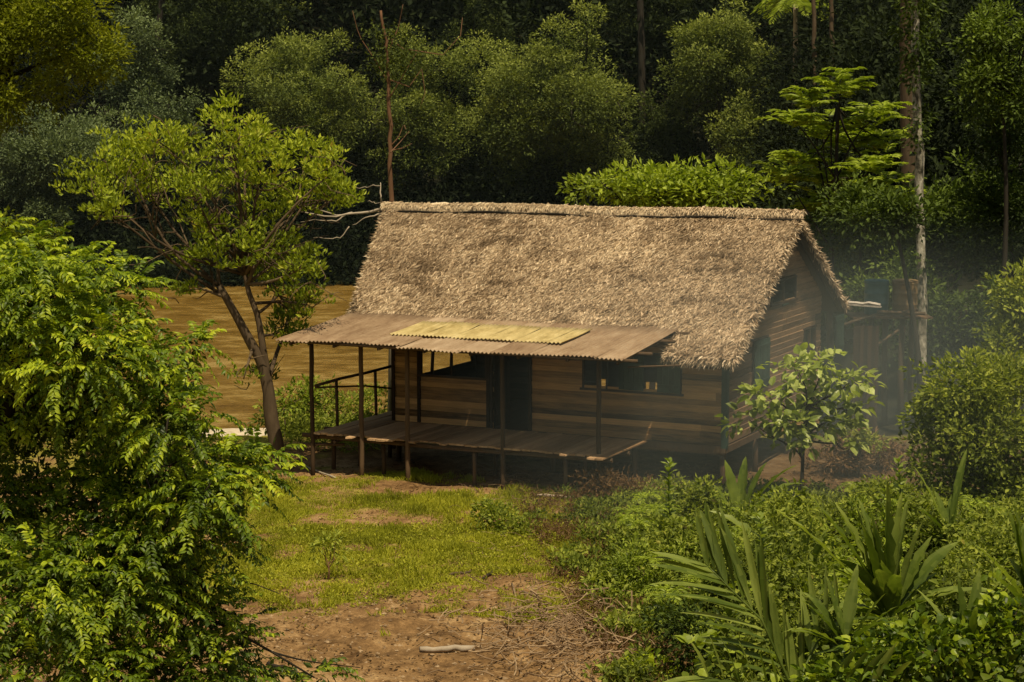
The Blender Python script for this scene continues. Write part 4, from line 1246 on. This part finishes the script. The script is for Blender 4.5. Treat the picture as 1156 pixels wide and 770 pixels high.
# grass
def grass_zone(px, py, X, Y):
    return (px > 200) & (px < 800) & (RS.rand(len(px)) < grass_mask(X, Y) ** 1.5) & (Y < 43.6)
P = scatter_ground(26000, grass_zone); n_ = len(P); per = 5
pos = np.repeat(P, per, 0) + .05 * RS.randn(n_ * per, 3) * [1, 1, 0]
d = np.array([0, 0, 1.]) + .55 * RS.randn(n_ * per, 3)
mb = MB(); tt = .30 + .9 * (fbm(P[:, 0] * 1.1 + 4, P[:, 1] * .9 + 2) - .32)
d[:, 2] = np.abs(d[:, 2]) + .15
tall = np.repeat(.6 + 1.3 * sstep(.45, .7, fbm(P[:, 0] * 1.5, P[:, 1] * 1.5 + 60)), per)
leaves(mb, pos, d, RS.randn(n_ * per, 3) + [0, 0, .3], .07 * tall * (.5 + RS.rand(n_ * per)), .02, np.clip(np.repeat(tt, per) + .15 * RS.randn(n_ * per), 0, 1))
# leafy tufts on the bare slope
P2 = scatter_ground(1500, lambda px, py, X, Y: (px > 250) & (px < 720) & (grass_mask(X, Y) > .25) & (Y < 38)); 
leaf_clumps(mb, P2 + [0, 0, .04], .09, 10, .06, .03, None, .35, .8)
tag(mb.build('grass', M['grass']), 'short yellow green grass on the clearing in front of the hut', kind='stuff')
# river bank growth left of the house
def bankp(n):
    x = -14 + 17 * RS.rand(n); y = 46.5 + 12 * RS.rand(n)
    hx = (x - HO[0]) * cT - (y - HO[1]) * sT; hy = (x - HO[0]) * sT + (y - HO[1]) * cT
    k = ~((hx > -1.1) & (hx < 12) & (hy > -4) & (hy < 12)) & (np.hypot(x - sx, (y - sy) * .5) > 1.7) & (abs(x - sx * y / sy) > 1.3 * (y < sy)); x, y = x[k], y[k]
    return np.stack([x, y, gz(x, y)], -1)
P = bankp(2600); n_ = len(P); mb = MB()
leaf_clumps(mb, P + np.stack([0 * P[:, 0], 0 * P[:, 0], .05 + .45 * RS.rand(n_)], -1), .25, 22, .13, .05, None, .62, .6)
tag(mb.build('bank_weeds', M['weed']), 'bright weeds on the river bank left of the hut', kind='stuff')
# leaf litter, chips of wood
def litter_zone(px, py, X, Y): return (px > 230) & (px < 1050) & (RS.rand(len(px)) > grass_mask(X, Y) * .8) & (Y < 45) & (fbm(X * 1.3, Y * 1.3) > .42)
P = scatter_ground(17000, litter_zone); n_ = len(P); mb = MB()
leaves(mb, P + [0, 0, .015], RS.randn(n_, 3) * [1, 1, .15], RS.randn(n_, 3) * .5 + [0, 0, 1], .07 * (.4 + RS.rand(n_)), .03 * (.5 + RS.rand(n_)), RS.rand(n_))
tag(mb.build('leaf_litter', M['dry']), 'dry fallen leaves scattered over the bare soil', kind='stuff')
# stones and clods
mb = MB(); P = scatter_ground(2600, lambda px, py, X, Y: (px > 250) & (px < 760) & (py > 620) & (grass_mask(X, Y) < .5))
ico = nrm(np.array([[1, 0, 0], [-1, 0, 0], [0, 1, 0], [0, -1, 0], [0, 0, 1], [0, 0, -1]], float)); icf = np.array([[0, 2, 4], [2, 1, 4], [1, 3, 4], [3, 0, 4], [2, 0, 5], [1, 2, 5], [3, 1, 5], [0, 3, 5]])
for p in P: mb.add(p + ico * (.012 + .035 * RS.rand() ** 2) * (.6 + .8 * RS.rand(6, 3)) * [1, 1, .6], icf, RS.rand())
t = NT('clod_soil'); M['clod'] = t.out(t.pbr(t.ramp(t.attr(), [(0, (.10, .06, .03)), (1, (.38, .27, .16))]), .95, spec=.1))
tag(mb.build('clods', M['clod']), 'small clods and stones on the bare slope', kind='stuff')

# dry stick pile, lower centre
mb = MB()
for k in range(430):
    c0 = G(635, 735) if k == 0 else c0
    p = c0 + np.array([.75 * RS.randn(), 1.6 * RS.randn() + .6, 0]); p[2] = gz(p[0], p[1]) + .05 + .25 * RS.rand()
    d = nrm(np.array([RS.randn(), RS.randn(), .35 * RS.randn()])); L = .15 + .5 * RS.rand()
    mb.tube(curve(p - d * L / 2, p + d * L / 2, .12, 5), np.linspace(.012, .005, 5), 4, RS.rand())
M['stick'] = wood_mat('dry_stick', (.12, .07, .035), (.48, .34, .20), (6, 6, 6))
tag(mb.build('brushwood', M['stick']), 'heap of dry brushwood and stalks at the lower edge', kind='stuff')
mb = MB(); P = scatter_ground(1500, lambda px, py, X, Y: (px > 560) & (Y < 42) & (fbm(X * 1.1 + 70, Y * 1.1) > .52) & (abs(px - (640 + (py - 545) * .55)) < 75))
leaf_clumps(mb, P + [0, 0, .08], .12, 9, .12, .018, None, .45, .4, .3)
tag(mb.build('withered_weeds', M['dry']), 'brown withered weeds along the edge of the clearing', kind='stuff')
# loose stalks over weeds edge
mb = MB(); P = scatter_ground(520, lambda px, py, X, Y: (px > 500) & (px < 760) & (abs(px - (585 + (py - 545) * .55)) < 60 + 20 * RS.randn(len(px))))
for p in P:
    d = nrm(np.array([RS.randn(), RS.randn(), .3 * RS.rand()])); L = .15 + .4 * RS.rand(); mb.tube(curve(p + [0, 0, .03], p + d * L + [0, 0, .04], .15, 5), np.linspace(.007, .003, 5), 4, RS.rand())
tag(mb.build('dry_stalks', M['stick']), 'dry stalks strewn along the edge of the weeds', kind='stuff')

# logs / sticks as things
def log(name, label, a, b, r, mat='bark_pale', cat='log', lift=.03, nseg=9):
    pa, pb_ = G(*a), G(*b); pts = pa + (pb_ - pa) * np.linspace(0, 1, nseg)[:, None]
    pts[:, 2] = np.maximum(np.interp(np.linspace(0, 1, nseg), [0, 1], [pa[2], pb_[2]]), gz(pts[:, 0], pts[:, 1])) + r + .0
    pts[1:-1] += .2 * r * RS.randn(nseg - 2, 3)
    mb = MB(); mb.tube(pts, r * (1 + .1 * RS.randn(nseg)), 9, .7, .1); return tag(mb.build(name, M[mat], None, pa, True), label, cat)
log('log', 'short pale log lying on the bare soil at the bottom', (474, 736), (536, 735), .04)
log('fallen_branch', 'thin pale branch lying by the foot of the leaning tree', (336, 524), (379, 541), .022, cat='branch')
log('log', 'short dark stick on the slope below the leafy bush', (508, 651), (532, 647), .025, 'bark', 'stick')
log('plank', 'long grey pole on the ground before the brown bush', (606, 562), (652, 563), .04, cat='pole')
log('log', 'thin stub upright beside the stick on the slope', (545, 655), (560, 646), .025, 'bark_dark', 'stick')
log('fallen_branch', 'long thin dark branch under the foreground tree at the lower edge', (303, 752), (350, 768), .03, 'bark_dark', 'branch')
log('fallen_branch', 'curved dead branch lying on the brushwood heap', (590, 670), (650, 700), .018, 'stick', 'branch')
log('fallen_branch', 'dead branch pointing down the slope across the brushwood', (578, 660), (600, 740), .016, 'stick', 'branch')

# sapling
s0 = G(371, 657)
e = empty('sapling', s0, 'spindly forked sapling alone on the grassy slope', 'sapling')
mb = MB(); H = sz(26, s0[1])
j = s0 + [0, 0, H * .9]
mb.tube([s0 - [0, 0, .05], s0 + [.01, 0, H * .4], j], [.018, .015, .013], 6)
tips = []
for (dx, dz) in ((-.28, .30), (.16, .55), (.02, .45), (.26, .25), (-.12, .5)):
    t_ = j + np.array([dx * .7, .15 * RS.randn(), dz * .6]); st_ = s0 + [0, 0, H * (.45 + .4 * RS.rand())]; mb.tube(curve(st_, t_, .1, 5), np.linspace(.011, .005, 5), 5); tips.append(t_)
mb.build('stem', M['bark_red'], e, s0, True)
lf = MB(); leaf_clumps(lf, np.array(tips + tips) + .05 * RS.randn(len(tips) * 2, 3), .16, 20, .13, .04, None, .75, .5, .3); lf.build('foliage', M['weed'], e, s0)


# ------------------------------------------------------------------ big-leaved plants
def blade(mb, base, d0, L, W, arch=.5, tint=.5, n=14, roll=0.0, fold=.25, stalk=.15, ripple=.04):
    """one long strap leaf with a folded midrib and rippled margins"""
    t_ = np.linspace(0, 1, n); d = nrm(np.array(d0, float))
    c = np.array(base) + d * (t_ * L)[:, None]; c[:, 2] -= arch * L * t_ ** 2.5
    tan = nrm(np.gradient(c, axis=0)); sd = nrm(np.cross(tan, [0, 0, 1.])); up = np.cross(sd, tan)
    cr_, sr_ = math.cos(roll), math.sin(roll); sd, up = sd * cr_ + up * sr_, up * cr_ - sd * sr_
    s_ = np.clip((t_ - stalk) / (1 - stalk), 0, 1); w = np.where(t_ < stalk, .03, np.sin(np.clip(s_, .0, 1) ** .75 * math.pi) ** .7 + .03) * W / 2
    w = w * (1 - .3 * (RS.rand(n) < .16)) * (1 + .06 * RS.randn(n)); c = c + np.array([.03, .03, .02]) * L * (t_ ** 2)[:, None] * RS.randn(3)
    rp = ripple * L * .25 * np.sin(t_ * 40 + RS.rand() * 6)
    V = []
    for k, (o, h) in enumerate(((-1, fold), (-.5, fold * .42), (0, 0), (.5, fold * .42), (1, fold))):
        V.append(c + sd * (o * w)[:, None] + up * (h * w + abs(o) * rp * (w / (W / 2)))[:, None])
    V = np.stack(V, 1).reshape(-1, 3)
    i = (np.arange(n - 1)[:, None] * 5 + np.arange(4)[None, :])
    q = np.stack([i, i + 1, i + 6, i + 5], -1).reshape(-1, 4)
    mb.add(V, q, np.clip(tint + .05 * RS.randn(len(q)) + .45 * np.repeat(t_[:-1], 4) ** 8, 0, 1))


def strap_plant(name, label, foot_px, Y, blades, mat='palm', cat='plant', L0=None):
    b = at(foot_px[0], foot_px[1], Y); g_ = float(gz(b[0], Y)); base = np.array([b[0], Y, g_])
    e = empty(name, base, label, cat)
    stm = MB(); stm.tube([base - [0, 0, .1], base + [0, 0, max(.1, (b[2] - g_) * .5)], b], [.05, .04, .03], 7); stm.build('stem', M['palm'], e, base, True)
    more = []
    for (tx, ty, W, dy, arch, roll) in blades:
        if label[:5] != 'young' and RS.rand() < .95: more.append((tx + 26 * RS.randn(), ty + 22 * RS.randn(), W * .75, dy + .3 * RS.randn(), arch + .12 * RS.rand(), roll + .4 * RS.randn()))
    for (tx, ty, W, dy, arch, roll) in list(blades) + more:
        tip = at(tx, ty, Y + dy); v = tip - b; L = np.linalg.norm(v)
        v2 = v + np.array([0, 0, arch * L]); q = MB()
        blade(q, b + .02 * RS.randn(3), v2, np.linalg.norm(v2), sz(W * 1.05, Y), arch * L / np.linalg.norm(v2), .35 + .4 * RS.rand(), roll=roll * .6, fold=.35)
        q.build('leaf', M[mat], e, base, True)
    return e


strap_plant('broad_leaved_plant', 'fan of long broad strap leaves right of the palm in the foreground', (1005, 700), 23,
            [(912, 560, 20, -.3, .12, .5), (945, 562, 24, .1, .10, .3), (958, 562, 20, .3, .08, -.4), (972, 590, 30, -.3, .1, .6), (1022, 562, 26, .3, .04, 1.0), (1040, 590, 28, .0, .08, .8), (990, 640, 30, -.5, .12, .1),
             (1062, 640, 22, .2, .15, .5), (1075, 610, 20, .3, .2, -.4), (940, 640, 28, -.3, .25, .2), (1055, 680, 24, -.4, .25, 0), (1100, 660, 20, .0, .3, 0), (930, 690, 24, -.4, .3, 0)])
strap_plant('broad_leaved_plant', 'tall strap leaved plant cut by the right edge', (1165, 690), 24, [(1135, 575, 24, .1, .05, .5), (1150, 590, 24, .2, .02, .9), (1110, 620, 20, -.2, .15, .3), (1175, 600, 22, 0, .1, .4), (1120, 650, 22, -.3, .2, .1)])
strap_plant('banana_plant', 'young banana like plant with arching leaves before the hut corner', (835, 590), 35.5,
            [(818, 518, 16, .1, .02, .9), (843, 515, 14, .2, .1, .3), (900, 530, 18, -.2, .35, .2), (915, 545, 16, .3, .4, .1), (800, 545, 12, -.1, .1, .7), (870, 520, 16, .2, .25, .2), (805, 575, 12, -.3, .3, 0), (880, 565, 14, -.5, .35, 0)])
strap_plant('broad_leaved_plant', 'dim strap leaved clump in the smoke above the palm fronds', (905, 660), 28, [(860, 600, 16, .1, .2, .2), (885, 590, 14, .1, .1, .6), (930, 598, 16, .2, .2, .3), (945, 625, 16, -.2, .3, .2), (870, 640, 14, -.2, .3, 0), (910, 580, 12, .3, .1, .8)])

strap_plant('broad_leaved_plant', 'lower strap leaved clump between the palm and the large fan of leaves', (955, 735), 22, [(900, 680, 13, -.2, .2, .3), (925, 655, 14, .1, .1, .6), (965, 640, 14, .2, .08, -.5), (1000, 668, 13, -.1, .2, .4), (1010, 700, 12, -.3, .3, .1), (880, 720, 12, -.3, .3, 0)])
strap_plant('broad_leaved_plant', 'strap leaved clump in the dark corner below the right edge plant', (1095, 745), 22, [(1050, 690, 13, -.2, .2, .3), (1078, 650, 14, .1, .1, .6), (1105, 645, 15, .2, .08, -.5), (1135, 680, 13, -.1, .2, .4), (1145, 720, 12, -.3, .3, .1)])
strap_plant('broad_leaved_plant', 'hazy strap leaved plant between the big right bush and the fan of leaves', (1070, 610), 29, [(1035, 575, 12, -.2, .2, .3), (1055, 555, 13, .1, .1, .6), (1080, 552, 13, .2, .08, -.5), (1105, 580, 12, -.1, .2, .4), (1110, 600, 10, -.3, .3, .1)])
# fan palm with wide leaflets
Yp = 21.5
pb_ = at(895, 790, Yp); base = np.array([pb_[0], Yp, float(gz(pb_[0], Yp))])
e = empty('palm', base, 'young palm with wide striped leaflets at the bottom right of centre', 'palm')
def pinnate(e, base, ras, Y, left, right, W, nl=10):
    """rachis polyline in photo px; leaflets drawn as strap leaves, each its own direction"""
    st = MB(); n_ = 10; w = np.array([at(px, py, Y + dy) for px, py, dy in ras]); t_ = np.linspace(0, 1, nl); s_ = np.linspace(0, 1, len(w))
    c = np.stack([np.interp(t_, s_, w[:, i]) for i in range(3)], -1)
    st.tube(c, np.linspace(.02, .008, nl), 6, .5)
    tan = nrm(np.gradient(c, axis=0))
    for k in range(1, nl):
        for (v, L) in ((left, left[3]), (right, right[3])):
            f_ = math.sin(math.pi * (.18 + .72 * k / nl)) ** .6
            d = nrm(np.array(v[:3]) + tan[k] * .25 + .07 * RS.randn(3))
            blade(st, c[k], d, L * f_ * (.9 + .2 * RS.rand()), W * .8, .12, .35 + .5 * RS.rand(), 9, roll=v[4] + .2 * RS.randn(), fold=.22, stalk=.02, ripple=.0)
    return st.build('frond', M['palm'], e, base, True)
pinnate(e, base, [(905, 800, 0), (880, 745, .1), (860, 700, .1), (825, 665, .2), (800, 640, .3)], Yp, (-1, -.2, .25, 1.15, .35), (-.05, .2, 1, 1.35, 1.0), .13, 15)
pinnate(e, base, [(905, 800, 0), (905, 760, .3), (925, 720, .5), (960, 700, .8)], Yp, (-.2, .2, 1, 1.0, 1.0), (1, -.1, .1, .9, .2), .12, 9)
pinnate(e, base, [(905, 800, 0), (860, 775, -.4), (800, 765, -.6)], Yp, (-1, -.5, .1, .9, .3), (-.2, -.3, 1, .8, .8), .12, 8)
pinnate(e, base, [(905, 800, 0), (940, 780, -.4), (1000, 775, -.6)], Yp, (.3, -.3, 1, .8, .8), (1, -.5, 0, .9, .3), .12, 8)
e = None

# tall leafy stem
def leafy_stem(label, px, y0, y1, Y, W=.2, n=22, name='stalky_plant'):
    a = at(px, y0, Y); b = at(px - 4, y1, Y); a[2] = gz(a[0], Y)
    e = empty(name, a, label, 'plant'); st = MB(); c = curve(a - [0, 0, .05], b, .03, 8); st.tube(c, np.linspace(.018, .008, 8), 6); st.build('stem', M['palm'], e, a, True)
    lf = MB(); s_ = np.linspace(.45, 1, n); P = np.stack([np.interp(s_, np.linspace(0, 1, 8), c[:, i]) for i in range(3)], -1)
    an = np.arange(n) * 2.4; d = np.stack([np.cos(an), np.sin(an), .45 + .8 * (s_ - .5)], -1)
    leaves(lf, P, d, np.array([0, 0, 1.]) + .2 * RS.randn(n, 3), .30 * (1.15 - .5 * s_), .10, .5 + .15 * RS.randn(n), True); lf.build('foliage', M['bush_bright'], e, a)
leafy_stem('tall single stem with whorled glossy leaves before the dark stilts', 760, 650, 522, 33.5, n=34)
leafy_stem('short leafy stem poking out at the bottom edge beside the palm', 735, 780, 745, 25, n=18)
shrub('leafy_bush', 'shadowy bush below the banana like plant', [(840, 600, 34, 26, 0), (815, 620, 26, 26, 0), (865, 625, 28, 26, 0)], 35, 'mid_green', .10, .05, 20, 16, tint=.4, cr=.16)
shrub('leafy_bush', 'bush with small dense leaves left of the palm fronds', [(720, 640, 34, 26, 0), (745, 670, 34, 30, -.3), (700, 690, 34, 26, -.6), (770, 640, 24, 24, .3)], 30.5, 'mid_green', .075, .04, 30, 16, tint=.5, cr=.14)
shrub('leafy_bush', 'bush of small leaves between banana like plant and the big right bush', [(960, 585, 34, 18, 0), (1000, 560, 40, 20, .4), (930, 600, 26, 16, 0)], 33.5, 'weed', .085, .045, 26, 16, tint=.5, cr=.15)
shrub('leafy_bush', 'sprawling bush with lobed leaves in the bottom right corner', [(1040, 735, 50, 34, 0), (1100, 740, 50, 40, .3), (1140, 700, 34, 40, .4), (990, 750, 44, 26, -.2), (950, 765, 36, 18, -.4)], 21.5, 'near_green', .12, .085, 20, 9, tint=.36, cr=.15, near=True)

shrub('leafy_bush', 'upright weedy bush directly left of the banana like plant', [(790, 575, 22, 20, 0), (775, 560, 14, 16, .2), (800, 555, 12, 18, -.2), (812, 590, 18, 18, 0)], 36, 'weed', .095, .05, 22, 15, tint=.55, cr=.15)
shrub('leafy_bush', 'pale hazy bush at the foot of the big rounded bush', [(1035, 590, 34, 22, 0), (1075, 600, 34, 24, .2), (1050, 570, 20, 16, .3), (1100, 615, 30, 22, 0)], 31, 'weed', .09, .05, 22, 15, tint=.6, cr=.15)
shrub('leafy_bush', 'loose bush with upright shoots behind the large fan of strap leaves', [(985, 600, 30, 22, 0), (1010, 580, 16, 22, .2), (968, 580, 14, 20, 0)], 30, 'mid_green', .09, .045, 22, 15, tint=.5, cr=.15)
shrub('leafy_bush', 'yellow green broad leaved bush at the bottom edge left of the palm', [(722, 762, 26, 16, 0), (750, 768, 24, 14, .2), (705, 772, 18, 12, 0)], 24.5, 'near_green', .13, .08, 24, 9, tint=.75, cr=.14, near=True)
shrub('leafy_bush', 'dark bush in the shade under the arching palm fronds', [(790, 715, 40, 28, 0), (830, 740, 40, 26, 0), (760, 700, 28, 24, .3)], 24.5, 'mid_dark', .08, .045, 22, 15, tint=.35, cr=.14)
leafy_stem('tall leafy stem rising between the palm and the strap leaved fan', 862, 700, 585, 27, n=34)
leafy_stem('tall leafy stem at the left foot of the big rounded bush', 1018, 600, 520, 33, n=30)
# ------------------------------------------------------------------ smoke
t = NT('thin_blue_smoke')
oc = t.n('ShaderNodeTexCoord').outputs['Generated']
gr_ = t.n('ShaderNodeTexGradient', gradient_type='SPHERICAL')
mp = t.n('ShaderNodeMapping'); t.l(oc, mp.inputs[0]); mp.inputs['Location'].default_value = (-1, -1, -1); mp.inputs['Scale'].default_value = (2, 2, 2)
t.l(mp.outputs[0], gr_.inputs[0])
nz = t.noise(2.2, 3, t.coord((1, 1, 1), 'Generated'))
den = t.math('MULTIPLY', t.math('MULTIPLY', gr_.outputs[1], t.ramp(nz, [(.3, .2), (.65, 1.)])), .055)
vs = t.n('ShaderNodeVolumeScatter'); vs.inputs['Color'].default_value = (.78, .92, .86, 1); vs.inputs['Anisotropy'].default_value = .2; t.l(den, vs.inputs['Density'])
M['smoke'] = t.out(None, vs.outputs[0])
SMOKE = True
if SMOKE:
    mb = MB(); c = at(1030, 450, 42); mb.box((0, 0, 0), (22, 20, 8.5))
    o = mb.build('smoke', M['smoke']); o.location = (c[0] - .8, 40.5, c[2] + .2)
    tag(o, 'thin bluish smoke drifting over the undergrowth right of the hut', 'smoke', kind='stuff')

t = NT('valley_mist')
vs = t.n('ShaderNodeVolumeScatter'); vs.inputs['Color'].default_value = (.72, .92, .84, 1); vs.inputs['Density'].default_value = .0002
M['mist'] = t.out(None, vs.outputs[0])
mb = MB(); mb.box((6, 98, 13), (110, 52, 40)); tag(mb.build('mist', M['mist']), 'faint mist hanging between the hut and the forest hillside', kind='stuff')

# ------------------------------------------------------------------ light
ts = np.array([.12, -.46, 1.0]); ts /= np.linalg.norm(ts)
sd_ = bpy.data.lights.new('sun', 'SUN'); sd_.energy = 5.0; sd_.angle = math.radians(.5); sd_.color = (1, .86, .60)
so_ = bpy.data.objects.new('sun', sd_); COL.objects.link(so_); so_.location = (0, 0, 60)
so_.rotation_euler = Vector(ts).to_track_quat('Z', 'Y').to_euler()
wd = bpy.data.worlds.new('World'); sc.world = wd; wd.use_nodes = True
nt = wd.node_tree; bg = nt.nodes['Background']; sky = nt.nodes.new('ShaderNodeTexSky'); sky.sky_type = 'NISHITA'; sky.sun_disc = False
sky.sun_elevation = math.asin(ts[2]); sky.sun_rotation = math.atan2(ts[0], ts[1])
wm = nt.nodes.new('ShaderNodeMix'); wm.data_type = 'RGBA'; wm.blend_type = 'MULTIPLY'; wm.inputs[0].default_value = 1
wm.inputs[7].default_value = (1.16, .97, .66, 1); nt.links.new(sky.outputs[0], wm.inputs[6]); nt.links.new(wm.outputs[2], bg.inputs[0]); bg.inputs[1].default_value = .09

sc.view_settings.view_transform = 'Standard'; sc.view_settings.look = 'None'; sc.view_settings.exposure = 0
cy = sc.cycles
cy.max_bounces = 6; cy.diffuse_bounces = 3; cy.glossy_bounces = 2; cy.transmission_bounces = 3; cy.transparent_max_bounces = 4; cy.volume_bounces = 0
cy.use_denoising = True
try: cy.denoiser = 'OPENIMAGEDENOISE'
except Exception: pass
cy.use_adaptive_sampling = True; cy.adaptive_threshold = .015
cy.volume_step_rate = 4; cy.volume_max_steps = 64
cy.sample_clamp_indirect = 4
